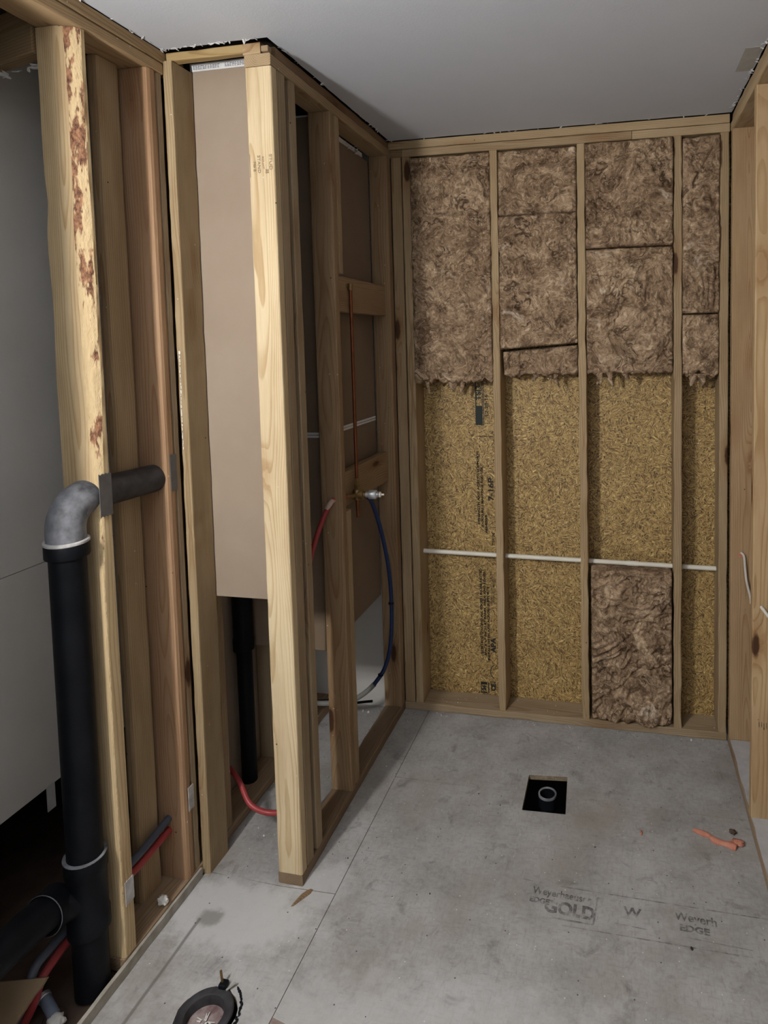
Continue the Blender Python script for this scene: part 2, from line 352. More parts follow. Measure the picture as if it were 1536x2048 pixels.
def lumber(name, x0, x1, y0, y1, z0, z1, color, parent=None, axis='z', rough=0.0008, bev=0.004, mat=None, label=None, wander=0.0, seed=None):
    """A sawn board: local z runs along its length, rounded long edges, slightly uneven."""
    L = {'x': x1-x0, 'y': y1-y0, 'z': z1-z0}[axis]
    if axis == 'z': a, b_ = x1-x0, y1-y0
    elif axis == 'x': a, b_ = z1-z0, y1-y0
    else: a, b_ = x1-x0, z1-z0
    sd = random.random()*50 if seed is None else seed
    n = max(2, int(L/0.05)); prof = []
    r = min(bev, a*0.3, b_*0.3)
    for sx, sy, st in ((1, 1, 0), (-1, 1, 1), (-1, -1, 2), (1, -1, 3)):
        for k in range(3):
            t = (st + k/2)*PI/2
            prof.append((sx*(a/2-r)+r*math.cos(t), sy*(b_/2-r)+r*math.sin(t), sx, sy))
    V, F = [], []
    for i in range(n+1):
        z = -L/2 + L*i/n; zz = z
        bow = wander*math.sin((z/L+0.5)*PI)
        for (x, y, sx, sy) in prof:
            nn = noise.noise(Vector((sd+sx*3.1, sy*7.7, z*9)))*rough*2 + noise.noise(Vector((sd+sx*5, sy*2, z*30)))*rough
            V.append((x - sx*abs(nn) + bow, y - sy*abs(nn)*0.8, zz))
    m = len(prof)
    for i in range(n):
        for k in range(m):
            F.append((i*m+k, i*m+(k+1) % m, (i+1)*m+(k+1) % m, (i+1)*m+k))
    F.append(tuple(range(m))[::-1]); F.append(tuple(n*m+k for k in range(m)))
    o = mesh_obj(name, V, F, mat or M_wood, parent, label=label)
    c = Vector(((x0+x1)/2, (y0+y1)/2, (z0+z1)/2))
    o.location = c - parent_world(parent)
    if axis == 'x': o.rotation_euler = (0, PI/2, 0)
    if axis == 'y': o.rotation_euler = (-PI/2, 0, 0)
    o.color = (*color, 1)
    return o
def spline(pts, n=8):
    P = [Vector(p) for p in pts]; out = []
    P = [P[0]*2-P[1]] + P + [P[-1]*2-P[-2]]
    for i in range(1, len(P)-2):
        for k in range(n):
            t = k/n; a, b, c, d = P[i-1:i+3]
            out.append(0.5*((2*b) + (c-a)*t + (2*a-5*b+4*c-d)*t*t + (3*b-a-3*c+d)*t**3))
    out.append(P[-2]); return out
def tube(name, pts, rad, mat, parent=None, seg=14, smooth_path=True, n=8, label=None, caps=True, hollow=0.0):
    path = spline(pts, n) if smooth_path and len(pts) > 2 else [Vector(p) for p in pts]
    rads = rad if callable(rad) else (lambda t: rad)
    V, F = [], []; prev = None
    for i, p in enumerate(path):
        d = (path[min(i+1, len(path)-1)] - path[max(i-1, 0)]).normalized()
        if prev is None:
            ref = Vector((0, 0, 1)) if abs(d.z) < 0.9 else Vector((1, 0, 0)); u = d.cross(ref).normalized()
        else:
            u = (prev - d*prev.dot(d)).normalized()
        v = d.cross(u); prev = u; r = rads(i/(len(path)-1))
        for k in range(seg):
            t = 2*PI*k/seg; V.append(p + (u*math.cos(t) + v*math.sin(t))*r)
    for i in range(len(path)-1):
        for k in range(seg):
            F.append((i*seg+k, i*seg+(k+1) % seg, (i+1)*seg+(k+1) % seg, (i+1)*seg+k))
    if caps: F.append(tuple(range(seg))[::-1]); F.append(tuple((len(path)-1)*seg+k for k in range(seg)))
    pw = parent_world(parent)
    V = [v-pw for v in V]
    o = mesh_obj(name, V, F, mat, parent, True, label)
    md = o.modifiers.new('es', 'EDGE_SPLIT'); md.split_angle = math.radians(50)
    return o
def lathe(name, prof, mat, parent=None, origin=(0, 0, 0), axis=(0, 0, 1), seg=32, label=None):
    """prof: (radius, height) pairs turned about the axis through origin."""
    q = Vector((0, 0, 1)).rotation_difference(Vector(axis)); O = Vector(origin)-parent_world(parent); V, F = [], []
    for r, h in prof:
        for k in range(seg):
            t = 2*PI*k/seg; V.append(O + q @ Vector((r*math.cos(t), r*math.sin(t), h)))
    for i in range(len(prof)-1):
        for k in range(seg): F.append((i*seg+k, i*seg+(k+1) % seg, (i+1)*seg+(k+1) % seg, (i+1)*seg+k))
    o = mesh_obj(name, V, F, mat, parent, True, label)
    md = o.modifiers.new('es', 'EDGE_SPLIT'); md.split_angle = math.radians(40)
    return o
def slab(name, outer, z0, z1, mat, parent=None, holes=(), jag=0.0, sidemat=None, label=None):
    bm = bmesh.new()
    rings = []
    for ring in [outer]+list(holes):
        pts = []
        for i, a in enumerate(ring):
            b_ = ring[(i+1) % len(ring)]; L = math.dist(a, b_); k = max(1, int(L/0.05)) if jag else 1
            for j in range(k):
                t = j/k; jit = (random.uniform(-jag, jag), random.uniform(-jag, jag)) if jag else (0, 0)
                pts.append((a[0]+(b_[0]-a[0])*t+jit[0], a[1]+(b_[1]-a[1])*t+jit[1]))
        rings.append(pts)
    edges = []
    for pts in rings:
        vs = [bm.verts.new((x, y, z1)) for x, y in pts]
        for i in range(len(vs)): edges.append(bm.edges.new((vs[i], vs[(i+1) % len(vs)])))
    bmesh.ops.triangle_fill(bm, use_beauty=True, edges=edges)
    top = bm.faces[:]
    r = bmesh.ops.extrude_face_region(bm, geom=top)
    for v in r['geom']:
        if isinstance(v, bmesh.types.BMVert): v.co.z = z0
    mats = [mat] + ([sidemat] if sidemat else [])
    bm.normal_update()
    bmesh.ops.recalc_face_normals(bm, faces=bm.faces)
    if sidemat:
        for f in bm.faces:
            if abs(f.normal.z) < 0.5: f.material_index = 1
    return bm_obj(name, bm, mats, parent, label=label)
def text(name, s, size, loc, rot, mat, parent, ax='CENTER', sx=1.0, bold=0.0):
    cu = bpy.data.curves.new(name, 'FONT'); cu.body = s; cu.size = size; cu.align_x = ax; cu.align_y = 'CENTER'
    cu.extrude = 0.0002; cu.offset = bold; cu.materials.append(mat)
    t = bpy.data.objects.new(name, cu); COL.objects.link(t)
    dg = bpy.context.evaluated_depsgraph_get(); dg.update()
    me = bpy.data.meshes.new_from_object(t.evaluated_get(dg)); bpy.data.objects.remove(t)
    if not me.materials: me.materials.append(mat)
    me.name = name
    o = bpy.data.objects.new(name, me); COL.objects.link(o); o.parent = parent
    o.location = Vector(loc)-parent_world(parent); o.rotation_euler = rot; o.scale = (sx, 1, 1)
    return o

H = 2.74; ZT = H-0.076; XL = -0.367; WR = 1.507; YP = -1.035; D = 0.1324

# ================================================================== structure: floor
fl = empty('floor', (0, 0, 0), kind='structure')
hole = [(0.666, -0.567), (0.8335, -0.5605), (0.824, -0.352), (0.666, -0.367)]
ys = -0.474; xs = 0.119
def lerp(a, b, t): return a+(b-a)*t
hl = (0.666, ys); hr = (lerp(0.824, 0.8335, (ys+0.352)/(-0.5605+0.352)), ys)
T0 = -0.019
def fp(outer, holes=(), jag=0.0, **k): return slab('subfloor_panel', outer, T0, 0.0, M_floor, fl, holes, sidemat=M_pale_side, jag=jag, **k)
M_pale_side = mottled('cut_panel_edge', (0.16, 0.125, 0.085), (0.28, 0.225, 0.155), 60, 0.85)
fp([(xs+.001, ys+.0008), hl, (0.666, -0.367), (0.824, -0.352), hr, (1.75, ys+.0008), (1.75, 0.145), (xs+.001, 0.145)])
fp([(xs+.001, -1.69), (1.75, -1.69), (1.75, ys-.0008), hr, (0.8335, -0.5605), (0.666, -0.567), hl, (xs+.001, ys-.0008)],
   label='sheet of grey subfloor with a square drain hole cut in its edge and a worn printed stamp')
fcx, fcy = -0.066, -1.458
fhole = [(fcx+0.078*math.cos(t*PI/14)+random.uniform(-.003, .003), fcy+0.076*math.sin(t*PI/14)+random.uniform(-.003, .003)) for t in range(28)]
fhole = [((x+0.010 if x > fcx else x), y) for x, y in fhole]
fp([(-0.36, -4.6), (xs-.001, -4.6), (xs-.001, YP-0.008), (-0.08, YP-0.012), (-0.36, YP-0.001)], [fhole])
fp([(-0.49, YP+0.001), (-0.08, YP-0.010), (xs-.001, YP-0.006), (xs-.001, 0.145), (-0.49, 0.145)])
fp([(xs+.001, -4.6), (3.2, -4.6), (3.2, -1.692), (xs+.001, -1.692)])
for o in fl.children: o.data.polygons.foreach_set('use_smooth', [False]*len(o.data.polygons))
box('crawlspace_bottom', -1.4, 3.2, -4.6, 0.2, -0.42, -0.40, M_dark, fl)
slab('side_subfloor', [(-1.3, -3.2), (-0.362, -3.2), (-0.362, YP), (-0.49, YP), (-0.49, 0.1), (-1.3, 0.1)], -0.03, -0.008, M_brown, fl)  # floor beyond the left wall, coloured dark to stand in for shade

slab('worn_patch', [(0.122, -1.430), (0.150, -1.436), (0.190, -1.445), (0.235, -1.452), (0.240, -1.60), (0.121, -1.60)], 0.0, 0.0012, mottled('reddish_wear', (0.20, 0.145, 0.125), (0.30, 0.265, 0.245), 22, 0.9), fl, jag=0.002)
# worn printed stamp on the floor sheet
stp = [c for c in fl.children if c.get('label')][0]
zs = 0.0006
def fbar(x0, y0, x1, y1, w, mat=None):
    d = Vector((x1-x0, y1-y0, 0)); L = d.length; nrm = Vector((-d.y, d.x, 0))/L*w/2
    a, b_ = Vector((x0, y0, zs)), Vector((x1, y1, zs)); k = 16; V = []; F = []
    for i in range(k+1):
        p = a.lerp(b_, i/k); V += [p-nrm, p+nrm]
    F = [(2*i, 2*i+2, 2*i+3, 2*i+1) for i in range(k)]
    mesh_obj('stamp_line', V, F, mat or M_faded, stp)
fbar(0.842, -0.883, 1.50, -0.889, 0.004); fbar(0.72, -0.876, 0.79, -0.880, 0.003)
fbar(0.860, -1.022, 1.45, -1.026, 0.004); fbar(0.83, -1.001, 0.957, -1.003, 0.006)
fbar(0.966, -0.905, 0.956, -1.003, 0.006); fbar(0.966, -0.905, 0.985, -0.905, 0.006)
fbar(1.24, -0.995, 1.42, -1.003, 0.003); fbar(1.02, -0.985, 1.12, -0.990, 0.003)
text('stamp_lettering', 'Weyerhaeuser', 0.036, (0.851, -0.915, zs), (0, 0, -0.04), M_faded, stp, sx=0.88, bold=0.0008)
text('stamp_lettering', 'EDGE', 0.026, (0.782, -0.948, zs), (0, 0, -0.05), M_faded, stp, sx=1.0, bold=0.0010)
text('stamp_lettering', 'GOLD', 0.060, (0.880, -0.966, zs), (0, 0, -0.03), M_faded, stp, sx=0.95, bold=0.0025)
text('stamp_lettering', 'Weyerh', 0.040, (1.268, -0.928, zs), (0, 0, -0.04), M_faded, stp, sx=0.95, bold=0.0008)
text('stamp_lettering', 'EDGE', 0.030, (1.26, -0.966, zs), (0, 0, -0.03), M_faded, stp, sx=1.2, bold=0.0012)
text('stamp_lettering', 'W', 0.045, (1.075, -0.940, zs), (0, 0, -0.04), M_faded, stp, sx=1.1, bold=0.0012)

# ================================================================== structure: ceiling
ce = empty('ceiling', (0, 0, H), kind='structure')
def ragged(x0, x1, y0, y1):
    return [(x0, y0), (x1, y0), (x1, y1), (x0, y1)]
cp = slab('gypsum_panel', [(XL-0.004, -4.6), (3.2, -4.6), (3.2, -1.9), (WR+0.004, -1.9), (WR+0.004, -0.002), (-0.001, -0.002), (-0.001, YP-0.012), (XL-0.004, YP-0.012)], 0.0015, 0.014, M_ceil, ce, jag=0.0022, sidemat=M_gyp)
box('upper_decking', -1.5, 3.3, -4.7, 0.4, H+0.05, H+0.07, M_dark, ce)
box('joint_tape', 1.452, 1.506, -0.62, -0.43, H+0.0003, H+0.0016, mottled('bare_tape', (0.36, 0.36, 0.345), (0.45, 0.45, 0.43), 30), ce)
# torn paper edge left where the old drywall was pulled off
def scraps(name, line, count, parent, mat, smin, smax, spread, drop):
    bm = bmesh.new(); pw = parent_world(parent)
    for i in range(count):
        t = random.random(); a, b_ = random.choice(line); p = Vector(a).lerp(Vector(b_), t)
        p += Vector((random.uniform(-spread, spread), random.uniform(-spread, spread), -random.uniform(0, drop)))
        s = random.uniform(smin, smax); rot = Euler([random.uniform(-.5, .5), random.uniform(-.5, .5), random.uniform(0, 6)]).to_matrix()
        k = random.randint(4, 6); vs = []
        for j in range(k):
            an = 2*PI*j/k; rr = s*random.uniform(.4, 1); vs.append(rot @ Vector((rr*math.cos(an)*1.9, rr*math.sin(an)*.6, 0)) + p - pw)
        lo = [bm.verts.new(v) for v in vs]; hi = [bm.verts.new(v+Vector((0, 0, 0.0012))) for v in vs]
        bm.faces.new(lo[::-1]); bm.faces.new(hi)
        for j in range(k): bm.faces.new((lo[j], lo[(j+1) % k], hi[(j+1) % k], hi[j]))
    o = bm_obj(name, bm, mat, parent); o['kind'] = 'stuff'; return o
scraps('torn_paper', [((0.0, -0.004, H), (WR, -0.004, H)), ((0.002, YP, H), (0.002, -0.02, H)), ((XL, YP-0.014, H), (0, YP-0.014, H)), ((XL+0.002, -1.9, H), (XL+0.002, YP, H)), ((WR-0.002, -0.7, H), (WR-0.002, -0.05, H))], 110, ce, M_gyp, 0.003, 0.009, 0.004, 0.003)

# ================================================================== wall_back
wb = empty('wall_back', (0, 0, 0), kind='structure')
lumber('top_plate', -0.09, WR-0.004, 0, 0.13, H-0.0385, H-0.001, TAN, wb, 'x', label='upper pale top plate with torn paper along its edge')
lumber('top_plate', 0.058, 1.10, 0.001, 0.131, ZT, H-0.0395, HONEY, wb, 'x')
lumber('top_plate', 1.102, WR-0.003, 0.001, 0.131, ZT, H-0.0395, TAN, wb, 'x')
lumber('top_plate', -0.002, 0.057, 0.001, 0.131, ZT, H-0.0395, BRN, wb, 'x')
lumber('sole_plate', 0.0, WR-0.003, 0.001, 0.131, 0.0, 0.038, GREYW, wb, 'x', rough=0.002, label='floor plate of the back wall dusty with debris')
zs0, zs1 = 0.0385, ZT-0.0005
box('filler', -0.088, 0.003, 0.010, 0.12, 0.04, ZT-0.001, M_brown, wb)
lumber('stud', 0.0003, 0.050, 0.001, 0.131, zs0, zs1, HONEY, wb)
lumber('stud', 0.054, 0.094, 0.002, 0.131, zs0, zs1, TAN, wb, rough=0.0015)
for x, c, rg in ((0.4871, TAN, 0.0028), (0.8805, TAN, 0.003), (1.2936, HONEY, 0.0035), (1.4848, HONEY, 0.002)):
    lumber('stud', x-0.019, x+0.019, 0.0005, 0.131, zs0, zs1, c, wb, rough=rg)
osb = box('sheathing_panel', -0.02, 1.54, D, D+0.011, 0.0, 2.74, M_osb, wb, label='golden strand board sheathing with black printed grade stamps')
# printed lettering on the board, reading bottom to top
RT = Matrix(((0, -1, 0), (0, 0, -1), (1, 0, 0))).to_euler()
yt = D-0.0008
def otext(s, x, z, size, mat=M_patch, sx=1.0, bold=0.0, ax='CENTER'):
    return text('printed_lettering', s, size, (x, yt, z), RT, mat, osb, ax, sx, bold)
def obar(x0, x1, z0, z1, mat=M_patch):
    mesh_obj('printed_bar', [Vector(v)-parent_world(osb) for v in ((x0, yt, z0), (x1, yt, z0), (x1, yt, z1), (x0, yt, z1))], [(0, 1, 2, 3)], mat, osb)
obar(0.353, 0.389, 1.395, 1.490, M_inkgreen); obar(0.353, 0.358, 1.49, 1.62, M_inkgreen); obar(0.392, 0.3955, 1.395, 1.63, M_ink)
obar(0.386, 0.389, 1.49, 1.62, M_inkgreen)
otext('TSI3', 0.371, 1.553, 0.034, M_inkgreen, 1.2, 0.0010)
otext('12-28-16', 0.409, 1.490, 0.024, M_ink, 1.25, 0.0004)
obar(0.352, 0.440, 1.338, 1.342)
otext('7-16P', 0.424, 1.078, 0.036, M_ink, 1.35, 0.0011)
obar(0.418, 0.445, 0.888, 0.892); otext('7/16 IN', 0.432, 0.83, 0.020, M_patch, 1.0, 0.0007)
small = ['WARNING SLIP HAZARD', 'RATED SHEATHING - EXPOSURE 1', 'SPACE 1/8 INCH AT ENDS AND EDGES', 'UNLESS OTHERWISE INDICATED', 'STRENGTH AXIS ACROSS SUPPORTS', 'THIS SIDE DOWN MARKINGS']
otext('STRENGTH AXIS ACROSS SUPPORTS', 0.361, 1.085, 0.0155, M_patch, 1.45, 0.0007)
otext('EXPOSURE 1 MARKINGS AND USE', 0.379, 1.04, 0.0155, M_patch, 1.25, 0.0007)
otext('ADHESIVE', 0.397, 0.905, 0.0155, M_patch, 1.35, 0.0008)
otext('SIZED FOR SPACING ALL EDGES UNLESS NOTED', 0.364, 0.46, 0.0155, M_patch, 1.30, 0.0007)
otext('SPACE 1/8 INCH AT PANEL ENDS AND EDGES', 0.382, 0.45, 0.0155, M_patch, 1.35, 0.0007)
otext('INSTALL WITH AXIS ACROSS SUPPORTS', 0.399, 0.40, 0.0155, M_patch, 1.35, 0.0007)
for xx in (0.414, 0.419, 0.424, 0.429): obar(xx, xx+0.0022, 0.50, 0.655)
otext('APA', 0.422, 0.292, 0.034, M_ink, 1.15, 0.0016)
obar(0.353, 0.357, 0.042, 0.098, M_ink); obar(0.353, 0.386, 0.086, 0.100, M_ink); obar(0.390, 0.395, 0.042, 0.098, M_ink); obar(0.357, 0.386, 0.042, 0.049, M_ink); obar(0.400, 0.430, 0.100, 0.104, M_ink)
otext('24', 0.371, 0.068, 0.026, M_inkgreen, 1.0, 0.002); otext('CE', 0.418, 0.075, 0.030, M_ink, 1.0, 0.002)
V = []; 
for k in range(9):
    t = PI*0.78*(k/8-0.5)+PI; V += [Vector((0.432+0.030*math.cos(t), yt, 0.155+0.038*math.sin(t))), Vector((0.432+0.026*math.cos(t), yt, 0.155+0.034*math.sin(t)))]
mesh_obj('printed_bar', [v-parent_world(osb) for v in V], [(2*i, 2*i+1, 2*i+3, 2*i+2) for i in range(8)], M_ink, osb)
box('drywall_face', -0.485, -0.093, 0.004, 0.017, 0.0, 2.70, M_white_dw, wb, label='light grey drywall at the back of the chase')
lumber('sole_plate', -0.0895, -0.0, 0.005, 0.13, 0, 0.038, BRN, wb, 'x')

# ================================================================== wall_middle (shower valve wall)
wm = empty('wall_middle', (0, 0, 0), kind='structure')
lumber('sole_plate', -0.089, -0.0005, YP, -0.002, 0.0, 0.038, (0.25, 0.185, 0.125), wm, 'y', rough=0.0015, label='dark brown floor plate of the valve wall')
lumber('top_plate', -0.089, -0.0, YP-0.001, -0.002, ZT, H-0.0395, HONEY, wm, 'y')
lumber('top_plate', -0.089, -0.007, YP+0.045, -0.002, H-0.0385, H-0.001, BRN, wm, 'y', rough=0.003, label='splintered dark upper top plate')
lumber('top_plate', -0.0935, -0.034, YP+0.001, YP+0.040, H-0.0385, H-0.002, TAN, wm, 'x')
post = lumber('stud', -0.089, -0.0005, YP, -0.9985, 0.0385, ZT-0.001, PALE, wm, mat=M_pale, bev=0.005, seed=3, label='wide pale end post facing the camera with faint printed stamps')
lumber('stud', -0.089, -0.001, -0.9955, -0.950, 0.0385, ZT-0.001, GREYW, wm, mat=M_pale)
lumber('stud', -0.089, -0.002, -0.9235, -0.8825, 0.0385, ZT-0.001, GREYW, wm)
lumber('stud', -0.089, 0.0, -0.634, -0.5975, 0.0385, ZT-0.001, (0.32, 0.225, 0.135), wm, seed=21, label='brown stud drilled for the red tube with dark stained foot')
lumber('trimmer_stud', -0.089, -0.002, -0.587, -0.549, 2.075, ZT-0.001, HONEY, wm)
lumber('trimmer_stud', -0.089, -0.002, -0.590, -0.552, 0.0385, 1.150, HONEY, wm)
lumber('stud', -0.089, -0.0, -0.049, -0.001, 0.0385, ZT-0.001, (0.34, 0.245, 0.15), wm)
lumber('blocking', -0.064, -0.026, -0.548, -0.050, 1.930, 2.070, (0.36, 0.26, 0.16), wm, 'y', label='upper horizontal block behind the top of the copper riser')
lumber('blocking', -0.075, -0.037, -0.551, -0.050, 1.150, 1.290, (0.33, 0.24, 0.145), wm, 'y', label='lower horizontal block behind the shower valve')
box('rough_chip', -0.03, -0.006, YP-0.003, YP+0.02, H-0.034, H-0.016, M_card, wm, 0.003)
# stamps on the pale post (facing the camera, reading top to bottom)
RP = Matrix(((0, 1, 0), (0, 0, -1), (-1, 0, 0))).to_euler()
def ptext(s, x, z, size, sx=1.0, bold=0.0): return text('printed_stamp', s, size, (x, YP-0.0012, z), RP, M_inkbrown, post, 'CENTER', sx, bold)
ptext('STUD', -0.013, 2.372, 0.014, 1.4); ptext('35', -0.0265, 2.345, 0.013, 1.1, 0.0004); ptext('KD-HT', -0.0390, 2.372, 0.009, 1.4)
ptext('STAND', -0.053, 2.368, 0.013, 1.3); ptext('No 2', -0.068, 2.362, 0.010, 1.4, 0.0006)
mesh_obj('printed_stamp', [Vector(v)-parent_world(post) for v in ((-0.0845, YP-0.0012, 2.33), (-0.083, YP-0.0012, 2.33), (-0.083, YP-0.0012, 2.40), (-0.0845, YP-0.0012, 2.40))], [(0, 1, 2, 3)], M_inkbrown, post)

M_kraft_shade = mottled('shaded_kraft_paper', (0.185, 0.135, 0.092), (0.215, 0.160, 0.112), 3, 0.88, 0.05, 500)  # same kraft paper, darkened so its colour carries the chase's shade
# chase drywall (brown paper backs)
wc = empty('wall_chase', (0, 0, 0), kind='structure')
A1 = box('drywall_panel', -0.347, -0.0905, -0.940, -0.9275, 0.934, 2.7130, M_kraft, wc, 0.001, label='tall brown paper backed drywall panel lit between the posts')
strip = box('end_tape', -0.347, -0.0905, -0.9405, -0.927, 2.7132, 2.739, M_gyp, wc, label='white printed end tape across the top of the brown panel')
for i in range(26):
    xx = -0.335 + i*0.009
    if i in (11, 12): continue
    for dz in (0.0, 0.0045, 0.009):
        hx = random.uniform(0.004, 0.0085)
        mesh_obj('tape_print', [Vector(v)-parent_world(strip) for v in ((xx, -0.9412, 2.7195+dz), (xx+hx, -0.9412, 2.7195+dz), (xx+hx, -0.9412, 2.7215+dz), (xx, -0.9412, 2.7215+dz))], [(0, 1, 2, 3)], M_steelblue, strip)
box('drywall_panel', -0.475, -0.104, -0.600, -0.5875, 1.462, 2.662, M_kraft_shade, wc, 0.001)
box('drywall_panel', -0.475, -0.104, -0.600, -0.5875, 0.586, 1.440, M_kraft_shade, wc, 0.001)
box('drywall_panel', -0.1035, -0.091, -0.600, -0.0515, 1.462, 2.640, M_kraft_shade, wc, 0.001)
box('drywall_panel', -0.1035, -0.091, -0.600, -0.0515, 0.594, 1.440, M_kraft_shade, wc, 0.001)
for z in (1.4405, 1.452):
    box('panel_edge', -0.475, -0.104, -0.6012, -0.5875, z, z+0.009, M_gyp, wc)
    box('panel_edge', -0.1035, -0.0898, -0.600, -0.0515, z, z+0.009, M_gyp, wc)
box('panel_edge', -0.475, -0.104, -0.6012, -0.5875, 2.662, 2.668, M_gyp, wc)
box('panel_edge', -0.1035, -0.0898, -0.55, -0.12, 2.642, 2.66, M_gyp, wc)
box('backing', -0.49, -0.104, -0.58, -0.57, 2.668, 2.74, M_dark, wc)
scraps('torn_paper', [((-0.085, -0.42, 2.655), (-0.085, -0.16, 2.655))], 26, wc, M_gyp, 0.006, 0.016, 0.006, 0.02)

# ================================================================== wall_left
wl = empty('wall_left', (0, 0, 0), kind='structure')
XB = -0.482
lumber('header_plate', XL+0.004, -0.0905, YP+0.001, -1.003, 2.7085, H-0.002, (0.40, 0.30, 0.15), wl, 'x', rough=0.002, label='short header plate over the opening beside the pale post')
lumber('top_plate', XB, XL, -2.4, -0.945, H-0.0385, H-0.001, (0.36, 0.26, 0.15), wl, 'y')
lumber('top_plate', XB, XL, -2.4, -1.047, ZT, H-0.0395, (0.40, 0.29, 0.17), wl, 'y', bev=0.006)
lumber('sole_plate', XB, XL, -1.395, 0.0, 0.0, 0.038, (0.33, 0.245, 0.165), wl, 'y')
lumber('sole_plate', XB, XL, -4.5, -1.66, 0.0, 0.038, BRN, wl, 'y')
# the rough stud with bark along its corner
def wane_stud():
    y0, y1 = -1.390, -1.347; x0, x1 = -0.483, XL
    n = 150; z0, z1 = 0.0385, ZT-0.001; V = []; F = []; mi = []
    ox, oy, oz = (x0+x1)/2, (y0+y1)/2, 0.0
    for i in range(n+1):
        z = z0+(z1-z0)*i/n
        big = max(0.0, min(1.0, (z-1.15)/0.45))
        nz = noise.noise(Vector((z*7, 3.3, 0))); nf = noise.noise(Vector((z*34, 9.3, 0)))
        cx = 0.004 + big*(0.030+0.008*nz) + 0.002*nf        # wane into the broad face
        cy = 0.003 + big*(0.018+0.006*nz) + 0.002*nf
        el = 0.004*noise.noise(Vector((z*5, 1.1, 7)))*(1 if z > 1.5 else .3)+ (0.006*math.exp(-((z-2.20)/0.05)**2))
        # rounded sapwood shoulder just before the bark
        sh = 0.006*big
        pts = [(x0+el, y1), (x0+el, y0+0.003), (x0+el+0.003, y0), (x1-cx-0.030, y0), (x1-cx-0.016, y0+sh*0.35), (x1-cx-0.004, y0+sh)]
        a = (x1-cx, y0+sh*1.2+0.001); b_ = (x1-0.0005, y0+sh+cy+0.002)
        wn = []
        for k in range(6):
            t = k/5; bl = math.sin(t*PI)*0.30
            px = a[0]+(b_[0]-a[0])*t; py = a[1]+(b_[1]-a[1])*t
            rg = noise.noise(Vector((z*45+k*0.2, k*1.7, 2)))*0.0032*big
            px += (b_[1]-a[1])*bl*0.6+rg; py -= (b_[0]-a[0])*bl*0.35+rg*0.8
            wn.append((px, py))
        pts += wn + [(x1, b_[1]+0.003), (x1, y1-0.003), (x1-0.003, y1)]
        m = len(pts)
        for (x, y) in pts: V.append((x-ox, y-oy, z-oz))
    for i in range(n):
        for k in range(m):
            F.append((i*m+k, i*m+(k+1) % m, (i+1)*m+(k+1) % m, (i+1)*m+k)); mi.append(1 if 6 <= k <= 10 else 0)
    F.append(tuple(range(m))[::-1]); F.append(tuple(n*m+k for k in range(m))); mi += [0, 0]
    # split bark strip into its own part
    main = [f for f, q in zip(F, mi) if q == 0]; bark = [f for f, q in zip(F, mi) if q == 1]
    o = mesh_obj('stud', V, main, M_wood, wl, label='rough pale stud with bark along its edge, drilled for the black pipe')
    o.location = (ox, oy, oz); o.color = (0.56, 0.44, 0.27, 1)
    o.data.polygons.foreach_set('use_smooth', [len(p.vertices) == 4 for p in o.data.polygons])
    es = o.modifiers.new('es', 'EDGE_SPLIT'); es.split_angle = math.radians(35)
    b_ = mesh_obj('bark_strip', V, bark, M_bark, o, smooth=True, label='reddish brown bark left on the corner')
    return o
wane_stud()
lumber('stud', -0.487, -0.449, -1.225, -1.135, 0.0385, ZT-0.001, HONEY, wl, bev=0.012, label='recessed flat stud behind the black horizontal pipe')
lumber('stud', XB, XL-0.001, -1.118, -1.076, 0.0385, ZT-0.001, (0.40, 0.26, 0.16), wl, bev=0.014, seed=5, label='reddish stud with rounded edge beside the dark gap')
lumber('stud', XB, XL-0.003, -1.0745, -1.051, 0.0385, ZT-0.001, GREYW, wl)
lumber('stud', -0.3695, -0.3375, -1.046, -0.942, 0.0, 2.7075, (0.385, 0.30, 0.185), wl, rough=0.0018, seed=11, label='narrow jamb post at the left of the opening with white scrapes')
lumber('stud', XB, XL-0.002, -0.905, -0.867, 0.0385, 2.70, HONEY, wl)
lumber('stud', XB, XL-0.012, -0.50, -0.462, 0.0385, 2.70, GREYW, wl)
box('drywall_sheet', -0.4945, -0.484, -1.06, 0.0, 0.03, 2.7, M_kraft, wl)
box('drywall_sheet', XL-0.001, XL+0.012, -4.55, -1.90, 0.0, H-0.001, M_white_dw, wl)
# torn strip of drywall left along the plate
slab('drywall_remnant', [(XL+0.0015, -1.90), (XL+0.014, -1.90), (XL+0.013, -1.5), (XL+0.010, -1.2), (XL+0.010, -1.06), (XL+0.0015, -1.06)], 0.001, 0.033, mottled('scuffed_strip', (0.26, 0.24, 0.20), (0.40, 0.38, 0.34), 25), wl, jag=0.0012)
# scrapes of white on the jamb post
jp = [c for c in wl.children if 'white scrapes' in (c.get('label') or '')][0]
bm = bmesh.new()
for i in range(26):
    z = 1.79-i*0.0125+random.uniform(-.003, .003); w = random.uniform(0.002, 0.006)*(1.2 if i < 6 else 0.7)
    x = -0.3575-i*0.00012+random.uniform(-.001, .001); h = random.uniform(.006, .014); y = -1.0475
    c = Vector(jp.location)
    f = [bm.verts.new(Vector(q)-c) for q in ((x-w/2, y, z), (x+w/2, y, z-h*.2), (x+w*.4, y, z-h), (x-w*.5, y, z-h*.9))]
    g = [bm.verts.new(v.co+Vector((0, 0.002, 0))) for v in f]
    bm.faces.new(f); bm.faces.new(g[::-1])
    for j in range(4): bm.faces.new((f[j], f[(j+1) % 4], g[(j+1) % 4], g[j]))
s_ = bm_obj('plaster_scrape', bm, M_plaster, jp); s_['kind'] = 'stuff'

